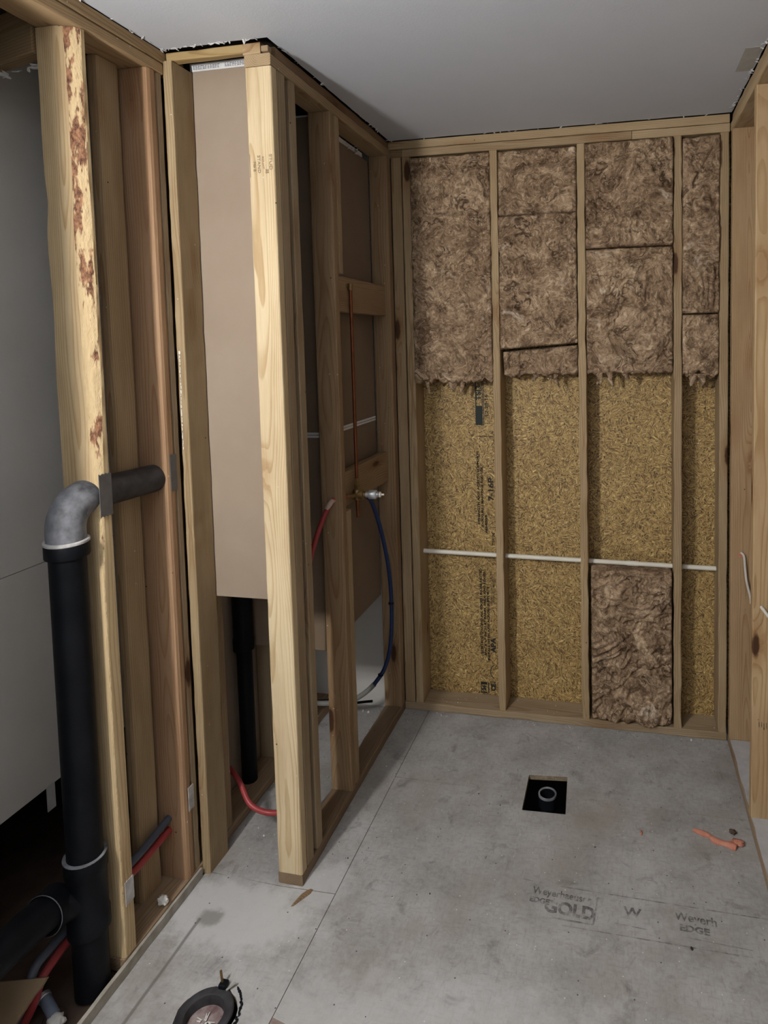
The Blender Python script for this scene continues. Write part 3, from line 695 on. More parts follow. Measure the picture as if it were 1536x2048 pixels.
# neighbour room seen through the left wall
wf = empty('wall_far_left', (0, 0, 0), kind='structure')
XN = -0.80
box('drywall_sheet', XN-0.013, XN, -1.95, -0.86, 1.1135, 2.735, M_white_far, wf, label='upper grey drywall sheet seen left of the rough stud')
box('drywall_sheet', XN-0.013, XN, -1.95, -0.86, 0.372, 1.1110, M_white_far, wf, label='lower grey drywall sheet ending above the dark gap')
box('torn_tab', XN-0.002, XN+0.001, -1.215, -1.185, 0.29, 0.375, M_gyp, wf)
box('rear_blackout', -1.34, -1.32, -3.2, 0.1, -0.03, 2.8, M_dark, wf)  # dark walls added around the neighbour space to keep light out
box('end_blackout', -1.34, -0.495, -0.86, -0.84, -0.03, 2.8, M_dark, wf)
box('near_blackout', -1.34, -0.49, -3.22, -3.2, -0.03, 2.8, M_dark, wf)
hd = lumber('header', -0.18, 0.18, -0.02, 0.02, -0.065, 0.065, (0.36, 0.26, 0.15), wf, 'x', label='slanting header beam in the corner at upper left')
hd.location = (-0.665, -1.328, 2.665)
hd.rotation_euler = Euler((0, 0, math.atan2(-0.044, 0.173))).to_matrix().to_4x4().to_euler()
hd.rotation_euler = (Matrix.Rotation(math.atan2(-0.044, 0.173), 3, 'Z') @ Matrix.Rotation(PI/2, 3, 'Y')).to_euler()
scraps('torn_paper', [((-0.76, -1.31, 2.585), (-0.50, -1.36, 2.585))], 22, wf, M_gyp, 0.006, 0.016, 0.006, 0.012)

# ================================================================== wall_right
wr = empty('wall_right', (0, 0, 0), kind='structure')
XR2 = WR+0.089
lumber('top_plate', WR, XR2, -1.9, -0.002, ZT, H-0.0395, TAN, wr, 'y', rough=0.002)
lumber('top_plate', WR+0.006, XR2, -1.9, -0.002, H-0.0365, H-0.001, HONEY, wr, 'y', rough=0.002)
lumber('sole_plate', WR, XR2, -1.9, -0.002, 0, 0.0375, (0.34, 0.27, 0.20), wr, 'y')
dust = slab('dust_layer', [(WR+0.004, -1.88), (XR2-0.002, -1.88), (XR2-0.002, -0.045), (WR+0.006, -0.045)], 0.0376, 0.0386, mottled('grey_dust', (0.38, 0.38, 0.39), (0.50, 0.50, 0.51), 14, 0.95), wr, jag=0.002)
dust['kind'] = 'stuff'
for y, c in ((-0.043, (0.42, 0.30, 0.18)), (-0.507, (0.50, 0.37, 0.22)), (-1.05, HONEY), (-1.6, HONEY)):
    lumber('stud', WR+0.0015, XR2, y, y+0.038, 0.0388, ZT-0.001, c, wr)
rs_ = [c for c in wr.children if c.name.startswith('stud')][1]
for i in range(7):
    xx = 1.533+i*0.0085; hh = random.uniform(0.012, 0.026); zz = 0.405+random.uniform(-.002, .002)
    q = [Vector(v)-parent_world(rs_) for v in ((xx, -0.5080, zz-hh), (xx+0.003, -0.5080, zz-hh), (xx+0.003, -0.5080, zz), (xx, -0.5080, zz))]
    mesh_obj('ink_mark', q, [(0, 1, 2, 3)], M_patch, rs_)
box('drywall_sheet', XR2+0.001, XR2+0.014, -1.9, 0.1, 0, H, M_kraft, wr)
# rest of the room, out of frame
wo = empty('wall_front', (0, 0, 0), kind='structure')
box('drywall_sheet', -0.5, 3.2, -4.62, -4.6, 0, H, M_white_dw, wo)
box('drywall_sheet', 3.2, 3.22, -4.6, -1.9, 0, H, M_white_dw, wo)
box('drywall_sheet', WR+0.1, 3.2, -1.9, -1.88, 0, H, M_white_dw, wo)

# ================================================================== insulation batts
def batt(x0, x1, z0, z1, label, y=0.004, rag=0.0, seed=0.0, topg=0.006, depth=0.11, tufts=0, bulge=0.010, amp=1.0, creases=(), tilt0=0.0, tilt1=0.0):
    nx = max(20, int((x1-x0)/0.0042)); nz = max(20, int((z1-z0)/0.0046)); V = []; F = []
    cx, cz = (x0+x1)/2, (z0+z1)/2
    for j in range(nz+1):
        for i in range(nx+1):
            u, v = i/nx, j/nz
            x = x0+(x1-x0)*u; z = z0+(z1-z0)*v
            q = Vector((x*6+seed*3.7, seed, z*6)); w = noise.noise_vector(q)*0.9
            a = noise.noise(q*1.3+w*1.6); b_ = 1-abs(noise.noise(q*3.2+w*3.0))*2; c_ = 1-abs(noise.noise(q*8+w*4.0))*2
            d = 0.016*a + 0.010*b_ + 0.0055*c_
            ex = min(u, 1-u)*(x1-x0); ez0 = v*(z1-z0); ez1 = (1-v)*(z1-z0)
            rr = 0.014
            def rd(e, r=rr): return 0 if e > r else (1-math.sqrt(max(0, 1-(1-e/r)**2)))*r
            back = rd(ex, 0.010)*0.8 + rd(ez0)*1.2 + rd(ez1)*1.0
            yy = y - d*amp - bulge*math.sin(u*PI)*0.5 + back
            dz = (u-0.5)*(tilt0*(1-v)+tilt1*v); dx = 0
            for (ax_, az_, bx_, bz_, dp_) in creases:
                lx, lz = bx_-ax_, bz_-az_; L2 = lx*lx+lz*lz
                tt_ = max(0, min(1, ((x-ax_)*lx+(z-az_)*lz)/L2))
                wv = 0.006*noise.noise(Vector((x*25, z*25, seed)))
                dd_ = math.hypot(x-ax_-lx*tt_, z-az_-lz*tt_)+wv
                yy += dp_*math.exp(-(dd_/0.006)**2)
            if rag and v < 0.08:
                t = (1-v/0.08)
                dz += t*(noise.noise(Vector((x*22, seed*5, 0)))*rag + noise.noise(Vector((x*70, seed, 3)))*rag*0.5)
            dx = 0.0015*noise.noise(Vector((u*2, z*40, seed)))
            V.append((x+dx-cx, yy, z+dz-cz))
    for j in range(nz):
        for i in range(nx):
            a = j*(nx+1)+i; F.append((a, a+1, a+nx+2, a+nx+1))
    # side skirts back into the bay
    rim = [i for i in range(nx+1)] + [(j)*(nx+1)+nx for j in range(1, nz+1)] + [nz*(nx+1)+i for i in range(nx-1, -1, -1)] + [j*(nx+1) for j in range(nz-1, 0, -1)]
    base = len(V); cyc = len(rim)
    for st in (0.4, 1.0):
        for k in rim:
            vx, vy, vz = V[k]; V.append((vx*0.995, vy+(depth+y-vy)*st, vz+(0.004 if st < 1 else 0)*noise.noise(Vector((vx*30, vz*30, seed)))))
    for k in range(cyc):
        k2 = (k+1) % cyc
        F.append((rim[k2], rim[k], base+k, base+k2)); F.append((base+k2, base+k, base+cyc+k, base+cyc+k2))
    F.append(tuple(base+cyc+k for k in range(cyc)))
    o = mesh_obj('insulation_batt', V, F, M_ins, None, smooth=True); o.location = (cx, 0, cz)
    tag(o, label, 'insulation', 'brown insulation batts in the back wall')
    rs = random.Random(int(seed*10)+1)
    for t in range(tufts):
        tx = x0+0.03+(x1-x0-0.06)*rs.random(); L = rs.uniform(0.03, 0.075); tz = z0+0.006
        n = 9; TV = []; TF = []; seg = 8
        sway = rs.uniform(-0.02, 0.02); w0 = rs.uniform(0.010, 0.024)
        for k in range(n+1):
            s = k/n; r = w0*(1-s)**0.7+0.0012
            c = Vector((tx+sway*s*s+0.006*noise.noise(Vector((s*4, t, seed))), y+0.006+0.010*s, tz-L*s))
            for g in range(seg):
                an = 2*PI*g/seg; rg = 1+0.5*noise.noise(Vector((an*1.1, s*9, t+seed)))
                TV.append(c+Vector((math.cos(an)*r*rg, math.sin(an)*r*0.4*rg, 0))-Vector((cx, 0, cz)))
        for k in range(n):
            for g in range(seg): TF.append((k*seg+g, k*seg+(g+1) % seg, (k+1)*seg+(g+1) % seg, (k+1)*seg+g))
        TF.append(tuple(range(seg))[::-1]); TF.append(tuple(n*seg+g for g in range(seg)))
        mesh_obj('fibre_tuft', TV, TF, M_ins, o, smooth=True)
    return o
a, b1, b2, c1, c2, d1, d2 = 0.0945, 0.4671, 0.5070, 0.8600, 0.9003, 1.2735, 1.3135
e1 = 1.4650
batt(a, b1+0.004, 1.615, 2.655, 'tall brown batt filling the leftmost bay below the top plate', y=-0.004, rag=0.022, seed=1.0, tufts=4, bulge=0.012, creases=((0.10, 2.27, 0.30, 2.24, .008), (0.30, 2.24, 0.46, 2.31, .012), (0.24, 2.42, 0.25, 2.56, .006), (0.12, 1.86, 0.44, 1.86, .005)))
batt(b2, c1, 2.372, 2.660, 'dark brown batt at the top of the second bay', y=0.016, seed=2.0, amp=0.8)
batt(b2, c1, 1.776, 2.368, 'large middle batt of the second bay between two dark seams', y=0.002, seed=3.0, tilt0=0.026, creases=((0.80, 1.88, 0.858, 1.86, .012), (0.835, 1.83, 0.81, 1.80, .008)))
batt(b2+0.012, c1, 1.642, 1.766, 'short folded dark batt with ragged fringe, lowest in the second bay', y=0.020, rag=0.02, seed=4.1, tufts=3, amp=1.2, tilt1=0.026, creases=((0.548, 1.65, 0.552, 1.765, .014), (0.602, 1.65, 0.598, 1.765, .014)))
batt(c2, d1, 2.206, 2.660, 'light brown fluffy batt with white wisps at top of third bay', y=-0.004, seed=5.3, bulge=0.016, creases=((0.92, 2.305, 1.10, 2.295, .010), (1.10, 2.295, 1.27, 2.33, .006), (1.06, 2.50, 1.20, 2.47, .010), (0.93, 2.50, 0.98, 2.45, .009)))
batt(c2, d1, 1.650, 2.200, 'middle batt of the third bay above the exposed board', y=0.002, rag=0.018, seed=6.2, tufts=4)
batt(d2, e1, 1.908, 2.655, 'narrow tall batt in the rightmost bay', y=0.002, seed=7.7, creases=((1.44, 2.60, 1.36, 2.46, .010), (1.36, 2.46, 1.345, 2.25, .008), (1.452, 2.10, 1.447, 1.91, .012)))
batt(d2, e1, 1.640, 1.903, 'small narrow batt with torn bottom, lower in the rightmost bay', y=0.012, rag=0.03, seed=8.4, tufts=3)
batt(c2+0.010, d1-0.004, 0.042, 0.752, 'single batt standing on the floor plate under the white pipe', y=0.014, seed=9.2, rag=0.012, bulge=0.018, depth=0.10, amp=1.6, creases=((0.93, 0.33, 1.08, 0.44, .014), (1.08, 0.44, 1.20, 0.60, .012), (0.97, 0.62, 1.13, 0.60, .010), (1.02, 0.19, 1.13, 0.30, .018), (1.13, 0.30, 1.26, 0.33, .012), (0.94, 0.14, 1.20, 0.10, .010)))

# ================================================================== white pipe through the back wall studs
wp = empty('water_pipe', (0.094, 0.066, 0.779), 'thin cream plastic pipe running level through the back wall studs', 'pipe')
tube('pipe_run', [(0.094, 0.066, 0.779), (1.465, 0.066, 0.763)], 0.0105, M_cpvc, wp, smooth_path=False)
tube('coupling', [(1.075, 0.066, 0.7675), (1.125, 0.066, 0.7670)], 0.0122, M_cpvc, wp, smooth_path=False)

# ================================================================== black drain pipe on the left
dp = empty('drain_pipe', (-0.418, -1.452, 0.0), 'fat black drain pipe dropping beside the rough stud with a grey elbow on top', 'pipe')
px_, py_ = -0.418, -1.452
tube('vertical_pipe', [(px_-0.004, py_, 0.0), (px_, py_, 1.29)], 0.0445, M_abs, dp, seg=32, smooth_path=False)
zc = 1.395
pts = []
for k in range(9):
    t = PI/2*k/8; R_ = 0.075
    pts.append((px_, (py_+R_)-R_*math.cos(t), zc-R_+R_*math.sin(t)))
tube('elbow', [(px_, py_, 1.288)]+pts+[(px_, -1.36, zc)], 0.0475, M_absdust, dp, seg=32, smooth_path=False, label='dusty grey black elbow with cement at its collar')
lathe('collar', [(0.044, 0), (0.052, 0.0), (0.0535, 0.003), (0.0535, 0.037), (0.050, 0.043), (0.0475, 0.043)], M_abs, dp, (px_, py_, 1.248))
lathe('cement_ring', [(0.0536, 0), (0.0550, 0.002), (0.0545, 0.007), (0.0480, 0.009)], M_cement, dp, (px_, py_, 1.286), axis=(0.03, -0.03, 1), label='whitish smeared cement ring')
tube('horizontal_pipe', [(px_, -1.37, zc), (px_-0.002, -1.119, zc-0.008)], 0.0440, M_absmid, dp, seg=32, smooth_path=False)
lathe('moulded_boss', [(0.006, 0), (0.011, 0.0), (0.011, 0.003), (0.008, 0.003), (0.008, 0.0005), (0.0, 0.0005)], M_absmid, dp, (px_+0.040, py_+0.020, zc-0.030), axis=(0.85, -0.5, 0.2), seg=20)
lathe('tee', [(0.0445, -0.004), (0.0530, 0), (0.0530, 0.045), (0.0500, 0.05), (0.0500, 0.17), (0.0530, 0.175), (0.0530, 0.215), (0.0445, 0.219)], M_abs, dp, (px_-0.003, py_, 0.185))
lathe('cement_ring', [(0.0532, 0), (0.0540, 0.0005), (0.0536, 0.0022), (0.0450, 0.003)], M_absdust, dp, (px_-0.003, py_, 0.402), axis=(0.04, 0, 1))
tube('branch_pipe', [(px_-0.004, py_, 0.285), (-0.452, -1.50, 0.292), (-0.470, -1.58, 0.305), (-0.478, -1.9, 0.31), (-0.478, -2.3, 0.31)], 0.046, M_abs, dp, seg=28)
lathe('collar', [(0.046, 0), (0.0535, 0), (0.0535, 0.045), (0.046, 0.045)], M_abs, dp, (-0.463, -1.545, 0.301), axis=(-0.1, 1, -0.12))
lathe('cement_ring', [(0.0538, 0), (0.0548, 0.001), (0.054, 0.003)], M_absdust, dp, (-0.4635, -1.550, 0.301), axis=(-0.1, 1, -0.12))

cpz = empty('drain_stack', (-0.443, -0.640, 0), 'narrow black vertical pipe in the dark chase behind the opening', 'pipe')
tube('vertical_pipe', [(-0.443, -0.640, 0.0), (-0.443, -0.640, 0.66)], 0.0300, M_abs, cpz, seg=24, smooth_path=False)
tube('upper_pipe', [(-0.440, -0.645, 0.60), (-0.440, -0.645, 2.6)], 0.0385, M_abs, cpz, seg=24, smooth_path=False)
lathe('collar', [(0.030, 0), (0.0385, 0.002), (0.0405, 0.004), (0.0405, 0.05), (0.0385, 0.055)], M_abs, cpz, (-0.442, -0.643, 0.585))

# ================================================================== steel nail plates
def nail_plate(x, y0, y1, z0, z1, label, mat=None, jag=0.005):
    bm = bmesh.new(); k = 7; top = []; bot = []
    for i in range(k+1):
        yy = y0+(y1-y0)*i/k; top.append((yy, z1-(jag if i % 2 else 0)*random.uniform(.4, 1))); bot.append((yy, z0+(jag if i % 2 else 0)*random.uniform(.4, 1)))
    ring = top+bot[::-1]; f = [bm.verts.new((x+0.0018, a_, b_)) for a_, b_ in ring]; g = [bm.verts.new((x, a_, b_)) for a_, b_ in ring]
    bm.faces.new(f); bm.faces.new(g[::-1])
    for i in range(len(ring)): bm.faces.new((f[i], g[i], g[(i+1) % len(ring)], f[(i+1) % len(ring)]))
    o = bm_obj('nail_plate', bm, mat or M_plate); tag(o, label, 'metal plate', 'steel plates guarding the pipe holes')
    return o
nail_plate(XL+0.0006, -1.389, -1.346, 1.335, 1.458, 'grey steel plate nailed to the rough stud by the pipe elbow')
nail_plate(XL+0.0004, -1.106, -1.077, 1.342, 1.462, 'grey steel plate on the reddish stud at the far end of the horizontal pipe')
nail_plate(XL+0.0004, -1.380, -1.348, 0.188, 0.262, 'pale grey plate low on the rough stud below the red tube', M_cement)
nail_plate(XL+0.0004, -1.100, -1.074, 0.262, 0.345, 'pale grey plate low on the stud beside the jamb post', M_cement)

# ================================================================== supply tubes low on the left
t1 = tube('supply_tube', [(-0.43, -1.045, 0.248), (-0.43, -1.15, 0.242), (-0.43, -1.26, 0.231), (-0.452, -1.365, 0.215), (-0.487, -1.45, 0.178), (-0.490, -1.52, 0.171), (-0.492, -1.560, 0.158), (-0.500, -1.578, 0.10), (-0.53, -1.60, 0.02)], 0.0115, M_steelblue)
tag(t1, 'dull blue supply tube passing through the left studs above the red one', 'tube')
t2 = tube('supply_tube', [(-0.43, -1.055, 0.206), (-0.43, -1.16, 0.203), (-0.43, -1.26, 0.197), (-0.452, -1.365, 0.182), (-0.487, -1.45, 0.142), (-0.490, -1.50, 0.130), (-0.492, -1.540, 0.112), (-0.500, -1.562, 0.06), (-0.52, -1.58, 0.01)], 0.0115, M_redpex)
tag(t2, 'red supply tube running just below the blue one at lower left', 'tube')

# ================================================================== shower valve
sv = empty('shower_valve', (-0.016, -0.458, 1.185), 'brass shower valve with copper riser pipe between the shower wall studs', 'valve')
vx, vy, vz = -0.016, -0.458, 1.185
tube('riser_pipe', [(vx, vy, vz+0.015), (vx, vy-0.002, 2.035)], 0.0072, M_copper, sv, smooth_path=False)
lathe('valve_body', [(0.0, -0.022), (0.014, -0.022), (0.017, -0.016), (0.017, 0.016), (0.014, 0.022), (0.0, 0.022)], M_brass, sv, (vx, vy, vz), seg=24)
tube('outlet', [(vx, vy, vz-0.02), (vx, vy, vz-0.095)], lambda t: 0.009 if t < .5 else 0.0062, M_copper, sv, smooth_path=False)
lathe('riser_nut', [(0.0072, 0), (0.0125, 0), (0.0125, 0.02), (0.0095, 0.023), (0.0095, 0.045), (0.0072, 0.047)], M_brass, sv, (vx, vy, vz+0.022), seg=6)
lathe('cartridge_neck', [(0.0, 0), (0.020, 0.0), (0.021, 0.006), (0.021, 0.022), (0.013, 0.024), (0.013, 0.040)], M_brass, sv, (vx+0.004, vy, vz), axis=(1, 0.10, 0.0), seg=24)
lathe('cartridge', [(0.010, 0), (0.013, 0.001), (0.013, 0.012), (0.0185, 0.014), (0.0190, 0.018), (0.0190, 0.042), (0.0160, 0.046), (0.0120, 0.046), (0.0120, 0.054), (0.0085, 0.056), (0.0, 0.056)], M_chrome, sv, (vx+0.036, vy+0.003, vz), axis=(1, 0.10, 0.0), label='bright zinc cartridge sleeve', seg=28)
lathe('stem', [(0.0105, 0.0), (0.0115, 0.001), (0.0115, 0.007), (0.004, 0.008), (0.004, 0.020), (0.0, 0.020)], M_cpvc, sv, (vx+0.092, vy+0.009, vz), axis=(1, 0.10, 0.0), label='cream plastic stem', seg=20)
tube('inlet', [(vx, vy-0.01, vz), (vx-0.004, vy-0.05, vz+0.004), (vx-0.012, vy-0.085, vz+0.012)], 0.0085, M_brass, sv)
tube('inlet', [(vx, vy+0.01, vz), (vx+0.006, vy+0.035, vz-0.004), (vx+0.008, vy+0.060, vz-0.018)], 0.0085, M_brass, sv)
lathe('ear_fitting', [(0.0, 0), (0.011, 0), (0.012, 0.006), (0.012, 0.022), (0.009, 0.028), (0.0, 0.028)], M_brass, sv, (vx, vy-0.002, 2.018), seg=20)
box('mounting_ear', vx-0.0095, vx-0.0065, vy-0.024, vy+0.020, 2.028, 2.044, M_brass, sv, 0.001)

# red and blue tubes
rp = empty('supply_tube', (-0.03, -0.55, 1.197), 'red tube curving down from the shower valve and looping low into the opening', 'tube')
tube('tube_run', [(-0.028, -0.543, 1.197), (-0.034, -0.60, 1.205), (-0.040, -0.645, 1.20), (-0.060, -0.69, 1.135), (-0.085, -0.735, 1.02), (-0.108, -0.775, 0.85), (-0.118, -0.80, 0.60), (-0.115, -0.815, 0.36), (-0.118, -0.83, 0.20), (-0.150, -0.85, 0.118), (-0.215, -0.865, 0.098), (-0.290, -0.872, 0.125), (-0.355, -0.835, 0.175), (-0.42, -0.80, 0.20)], 0.0095, M_redpex, rp)
tube('crimp_sleeve', [(-0.034, -0.60, 1.2055), (-0.040, -0.645, 1.201), (-0.050, -0.668, 1.175)], 0.0102, mottled('pale_crimp', (0.42, 0.30, 0.25), (0.5, 0.38, 0.33), 30), rp)
bp = empty('supply_tube', (0.0, -0.39, 1.16), 'dark blue tube bowing out from the shower valve down to the chase floor', 'tube')
tube('tube_run', [(-0.008, -0.396, 1.167), (0.002, -0.36, 1.135), (0.004, -0.315, 1.07), (0.004, -0.235, 0.92), (0.004, -0.175, 0.74), (0.0, -0.150, 0.56), (-0.008, -0.160, 0.40), (-0.030, -0.185, 0.30), (-0.072, -0.215, 0.235)], 0.0095, M_bluepex, bp)
tube('grey_sleeve', [(-0.070, -0.214, 0.238), (-0.11, -0.22, 0.20), (-0.17, -0.21, 0.155), (-0.24, -0.19, 0.12), (-0.34, -0.18, 0.10), (-0.46, -0.19, 0.10)], 0.0115, M_greytube, bp, label='grey end length of the tube')
for (x, y, z) in ((-0.0, -0.155, 0.60), (-0.045, -0.196, 0.275)):
    lathe('clip', [(0.010, -0.004), (0.0125, -0.004), (0.0125, 0.004), (0.010, 0.004)], M_abs, bp, (x, y, z), axis=(0, 0.1, 1), seg=16)
ck = tube('chase_cable', [(-0.13, -0.10, 0.085), (-0.25, -0.12, 0.075), (-0.33, -0.10, 0.07), (-0.44, -0.14, 0.075)], 0.006, M_abs); tag(ck, 'black cable lying across the chase near its floor', 'cable')

# ================================================================== cables at the right
c_a = tube('cable', [(1.550, -0.047, 0.880), (1.562, -0.052, 0.865), (1.566, -0.056, 0.82), (1.572, -0.058, 0.76), (1.588, -0.058, 0.69), (1.592, -0.052, 0.66)], 0.0052, M_cable)
tag(c_a, 'short white cable hanging from a hole in the far right stud', 'cable')
lathe('knockout_ring', [(0.004, 0), (0.012, 0), (0.013, 0.002), (0.010, 0.004), (0.0, 0.002)], M_putty, c_a, (1.553, -0.044, 0.868), axis=(0, -1, 0), seg=14)
c_b = tube('cable', [(1.538, -0.500, 0.835), (1.545, -0.518, 0.828), (1.570, -0.535, 0.800), (1.60, -0.545, 0.79)], 0.0062, M_cable)
tag(c_b, 'white cable poking through the nearest right stud at the frame edge', 'cable')

# ================================================================== toilet flange
tf = empty('toilet_flange', (fcx, fcy, 0), 'round black closet flange with plugged opening set in the floor at bottom', 'flange')
lathe('ring', [(0.0500, -0.060), (0.0500, -0.002), (0.0520, 0.003), (0.0560, 0.005), (0.0720, 0.005), (0.0755, 0.002), (0.0755, -0.006), (0.060, -0.008)], M_absmid, tf, (fcx, fcy, 0.0), seg=48)
lathe('plug', [(0.0495, -0.024), (0.040, -0.022), (0.02, -0.019), (0.0, -0.018)], M_rag, tf, (fcx, fcy, 0), seg=40, label='pinkish dusty plug inside the ring')
box('slot_block', fcx-0.004, fcx+0.018, fcy+0.066, fcy+0.088, 0.001, 0.016, M_abs, tf, 0.003)
tube('closet_bolt', [(fcx+0.003, fcy+0.078, 0.010), (fcx-0.002, fcy+0.080, 0.046)], 0.0034, M_brass, tf, smooth_path=False)
tube('spare_bolt', [(fcx+0.022, fcy+0.066, 0.006), (fcx+0.040, fcy+0.086, 0.012)], 0.003, M_greytube, tf, smooth_path=False)
bm = bmesh.new()
for k in range(11):
    an = random.uniform(0, 2*PI); r0, r1 = random.uniform(0, .012), random.uniform(.02, .040); w = random.uniform(.0012, .003)
    d = Vector((math.cos(an), math.sin(an), 0)); s = Vector((-d.y, d.x, 0))*w
    c = Vector((0.004, -0.004, -0.0195+0.0045)); q = [c+d*r0-s, c+d*r1-s*.3, c+d*r1+s*.3, c+d*r0+s]
    lo = [bm.verts.new(v) for v in q]; hi = [bm.verts.new(v+Vector((0, 0, .0018))) for v in q]
    bm.faces.new(lo[::-1]); bm.faces.new(hi)
    for j in range(4): bm.faces.new((lo[j], lo[(j+1) % 4], hi[(j+1) % 4], hi[j]))
o = bm_obj('plug_cracks', bm, M_plaster, tf); o['kind'] = 'stuff'
# plaster-like ragged rim right of the flange
bm = bmesh.new()
for k in range(26):
    an = -1.25+k*0.09; r = 0.094+random.uniform(-.003, .003); c = Vector((fcx+r*math.cos(an), fcy+r*math.sin(an), 0.0015))
    mm = Matrix.Translation(c) @ Euler((random.random()*.6, random.random()*.6, an)).to_matrix().to_4x4() @ Matrix.Diagonal((random.uniform(.003, .005), random.uniform(.004, .009), random.uniform(.0015, .003), 1))
    bmesh.ops.create_icosphere(bm, subdivisions=1, radius=1, matrix=mm)
for v in bm.verts: v.co -= Vector((fcx, fcy, 0))
o = bm_obj('chipped_rim', bm, M_abs, tf); o['kind'] = 'stuff'

# ================================================================== drain in the square hole
dr = empty('drain_stub', (0.746, -0.402, -0.4), 'open round drain pipe inside the square hole in the shower floor', 'drain')
lathe('rim', [(0.0376, -0.006), (0.0376, 0.0), (0.0365, 0.002), (0.0315, 0.002), (0.0303, -0.002)], M_absdust, dr, (0.746, -0.400, -0.046), seg=36, label='chipped grey rim')
lathe('hub', [(0.0330, -0.05), (0.0372, -0.05), (0.0372, -0.001), (0.0305, -0.001), (0.0305, -0.055)], M_abs, dr, (0.746, -0.400, -0.046), seg=36)
tube('pipe_stub', [(0.746, -0.400, -0.40), (0.746, -0.400, -0.09)], 0.0305, M_abs, dr, seg=24, smooth_path=False)
lathe('inner_dark', [(0.0303, -0.054), (0.0, -0.056)], M_abs, dr, (0.746, -0.400, -0.046), seg=24)

# ================================================================== odds and ends
def blobmesh(name, loc, sc, mat, seed, sub=3, amp=0.35, rot=0.0):
    bm = bmesh.new(); bmesh.ops.create_icosphere(bm, subdivisions=sub, radius=1)
    for v in bm.verts:
        d = v.co.normalized(); k = 1+amp*noise.noise(d*2.2+Vector((seed, 0, 0)))+amp*.5*noise.noise(d*6+Vector((0, seed, 0)))
        v.co = Vector((d.x*k*sc[0], d.y*k*sc[1], d.z*k*sc[2]))
    o = bm_obj(name, bm, mat, smooth=True); o.location = loc; o.rotation_euler = (0, 0, rot); return o
# salmon sealant strip
pts = [(1.300, -0.560), (1.332, -0.572), (1.352, -0.580), (1.372, -0.600), (1.395, -0.606), (1.420, -0.612), (1.440, -0.622)]
ps = tube('sealant_strip', [(x, y, 0.004) for x, y in pts], lambda t: 0.0055+0.004*abs(math.sin(t*9))+0.004*t, M_putty, seg=10)
tag(ps, 'salmon coloured twisted scrap of sealant on the shower floor', 'scrap')
o = blobmesh('sealant_lump', (1.448, -0.600, 0.008), (0.022, 0.012, 0.009), M_putty, 2.2, amp=.5); tag(o, 'round salmon crumb at the right end of the sealant scrap', 'scrap')
o = blobmesh('dirt_clod', (1.439, -0.549, 0.007), (0.012, 0.010, 0.008), M_brown, 5.1, amp=.5); tag(o, 'small dark brown clod behind the sealant scrap', 'debris')
o = blobmesh('wood_crumb', (1.113, -0.606, 0.003), (0.0045, 0.011, 0.003), M_putty, 7.3, sub=2); tag(o, 'tiny orange crumb alone between drain hole and sealant scrap', 'debris')
o = blobmesh('plaster_lump', (-0.386, -1.214, 0.052), (0.016, 0.012, 0.014), M_plaster, 3.7, amp=.6); tag(o, 'white lump of dried plaster on the left floor plate', 'plaster')
o = blobmesh('dirt_mound', (-0.455, -1.545, -0.004), (0.030, 0.028, 0.022), M_brown, 1.3, amp=.5); tag(o, 'reddish brown mound of dirt by the foot of the black drain pipe', 'debris')
# splinter of wood at the foot of the pale post
bm = bmesh.new()
vs = [(-0.002, -1.112), (0.012, -1.070), (0.026, -1.045), (0.040, -1.040), (0.038, -1.056), (0.022, -1.082), (0.006, -1.108)]
lo = [bm.verts.new((x, y, 0.0006)) for x, y in vs]; hi = [bm.verts.new((x+(.016-x)*.25, y+(-1.07-y)*.2, 0.006+0.002*(i % 2))) for i, (x, y) in enumerate(vs)]
bm.faces.new(lo[::-1]); bm.faces.new(hi)
for j in range(len(vs)): bm.faces.new((lo[j], lo[(j+1) % len(vs)], hi[(j+1) % len(vs)], hi[j]))
o = bm_obj('wood_splinter', bm, M_wood); o.color = (*BRN, 1); tag(o, 'brown wedge shaped splinter in front of the pale post', 'splinter')
# card offcut and pipe fitting at lower left
bm = bmesh.new()
vs = [(-0.72, -1.645, 0.150), (-0.447, -1.566, 0.150), (-0.456, -1.578, 0.130), (-0.467, -1.588, 0.118), (-0.478, -1.615, 0.092), (-0.486, -1.640, 0.072), (-0.503, -1.690, 0.006), (-0.76, -1.765, 0.006)]
lo = [bm.verts.new(v) for v in vs]; hi = [bm.verts.new((x-0.003, y+0.010, z-0.008)) for x, y, z in vs]
bm.faces.new(lo[::-1]); bm.faces.new(hi)
for j in range(len(vs)): bm.faces.new((lo[j], lo[(j+1) % len(vs)], hi[(j+1) % len(vs)], hi[j]))
o = bm_obj('board_offcut', bm, M_card); tag(o, 'tan board offcut leaning at the bottom left corner under the black branch pipe', 'board')
pf = empty('pipe_fitting', (-0.47, -1.53, 0.02), 'short shiny blue grey pipe fitting near the bottom left corner', 'fitting')
tube('stub', [(-0.508, -1.523, 0.035), (-0.452, -1.548, 0.022)], 0.0145, mottled('blue_grey_metal', (0.17, 0.21, 0.30), (0.26, 0.31, 0.40), 20, 0.3, metal=0.3), pf, seg=20, smooth_path=False)
lathe('collar', [(0.010, 0), (0.0165, 0), (0.0165, 0.010), (0.014, 0.012)], M_chrome, pf, (-0.513, -1.521, 0.036), axis=(0.9, -0.4, -0.2), seg=20)
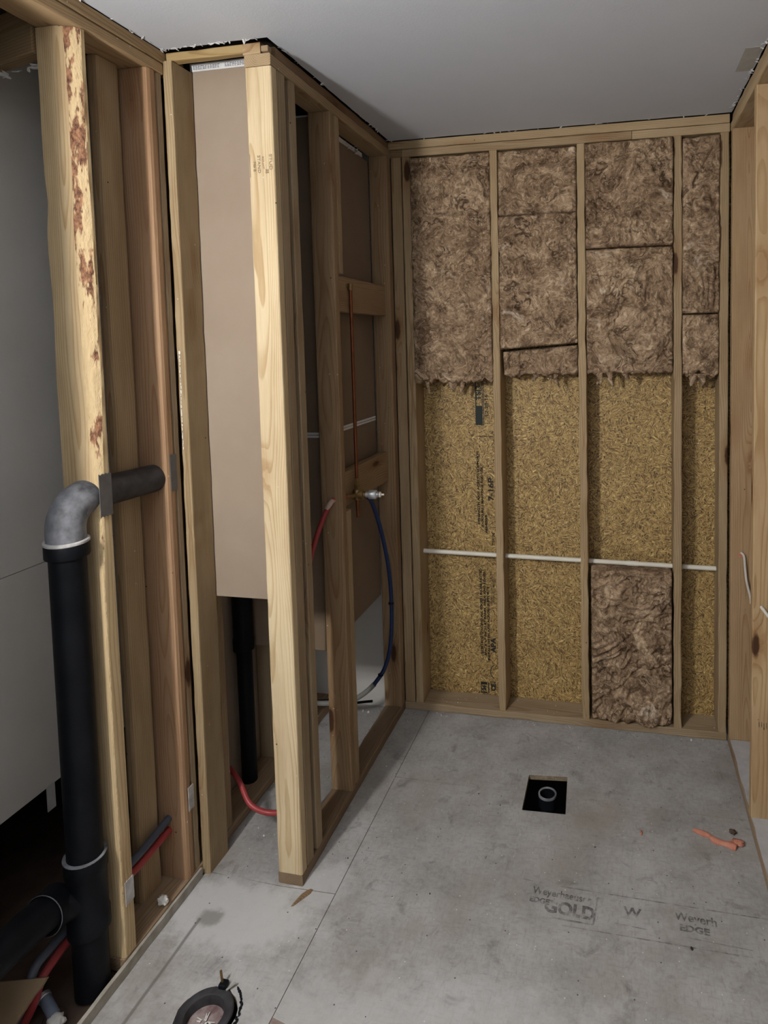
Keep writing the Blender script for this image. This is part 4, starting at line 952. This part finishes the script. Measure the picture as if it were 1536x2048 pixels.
o = blobmesh('sealing_lump', (-0.438, -1.556, 0.018), (0.022, 0.018, 0.014), M_plaster, 4.4, amp=.4); tag(o, 'pale lump of sealer beside the blue grey fitting', 'plaster')
hz = tube('flexible_hose', [(-0.575, -1.47, 0.02), (-0.548, -1.50, 0.035), (-0.545, -1.535, 0.03), (-0.56, -1.58, 0.02), (-0.57, -1.64, 0.02)], 0.014, M_abs)
tag(hz, 'dark curved hose between the tan offcut and the fitting', 'hose')
# crumbs on the floor
bm = bmesh.new()
def crumb(x, y, z, s):
    mm = Matrix.Translation((x, y, z+s*.4)) @ Euler((random.random()*3, random.random()*3, random.random()*3)).to_matrix().to_4x4() @ Matrix.Diagonal((s, s*random.uniform(.5, 1), s*random.uniform(.4, .7), 1))
    bmesh.ops.create_icosphere(bm, subdivisions=1, radius=1, matrix=mm)
for i in range(70): crumb(random.uniform(0.02, 1.48), random.uniform(-1.55, -0.03), 0, random.uniform(.0008, .0024))
for i in range(30): crumb(random.uniform(0.1, 1.48), random.uniform(-0.03, -0.006), 0, random.uniform(.0015, .004))
for i in range(12): crumb(random.uniform(-0.33, 0.1), random.uniform(-1.5, -1.05), 0, random.uniform(.001, .0025))
for i in range(26): crumb(random.uniform(0.1, 1.46), random.uniform(0.01, 0.10), 0.038, random.uniform(.0015, .0035))
for (x, y, s) in ((0.045, -0.10, .005), (-0.17, -0.06, .007), (-0.20, -0.055, .007), (-0.29, -0.83, .004), (-0.25, -0.86, .004), (1.35, -0.02, .006), (0.06, -0.42, .004)): crumb(x, y, 0, s)
o = bm_obj('plaster_crumbs', bm, M_plaster); tag(o, 'small pale plaster crumbs scattered over the subfloor', 'debris', kind='stuff')
bm = bmesh.new()
for i in range(34): crumb(random.uniform(0.02, 1.48), random.uniform(-1.55, -0.03), 0, random.choice((.0010, .0014, .0018, .0032)))
crumb(1.245, -1.03, 0, .006); crumb(0.95, -0.70, 0, .004)
o = bm_obj('dirt_specks', bm, M_dark); tag(o, 'small dark specks of dirt scattered over the subfloor', 'debris', kind='stuff')
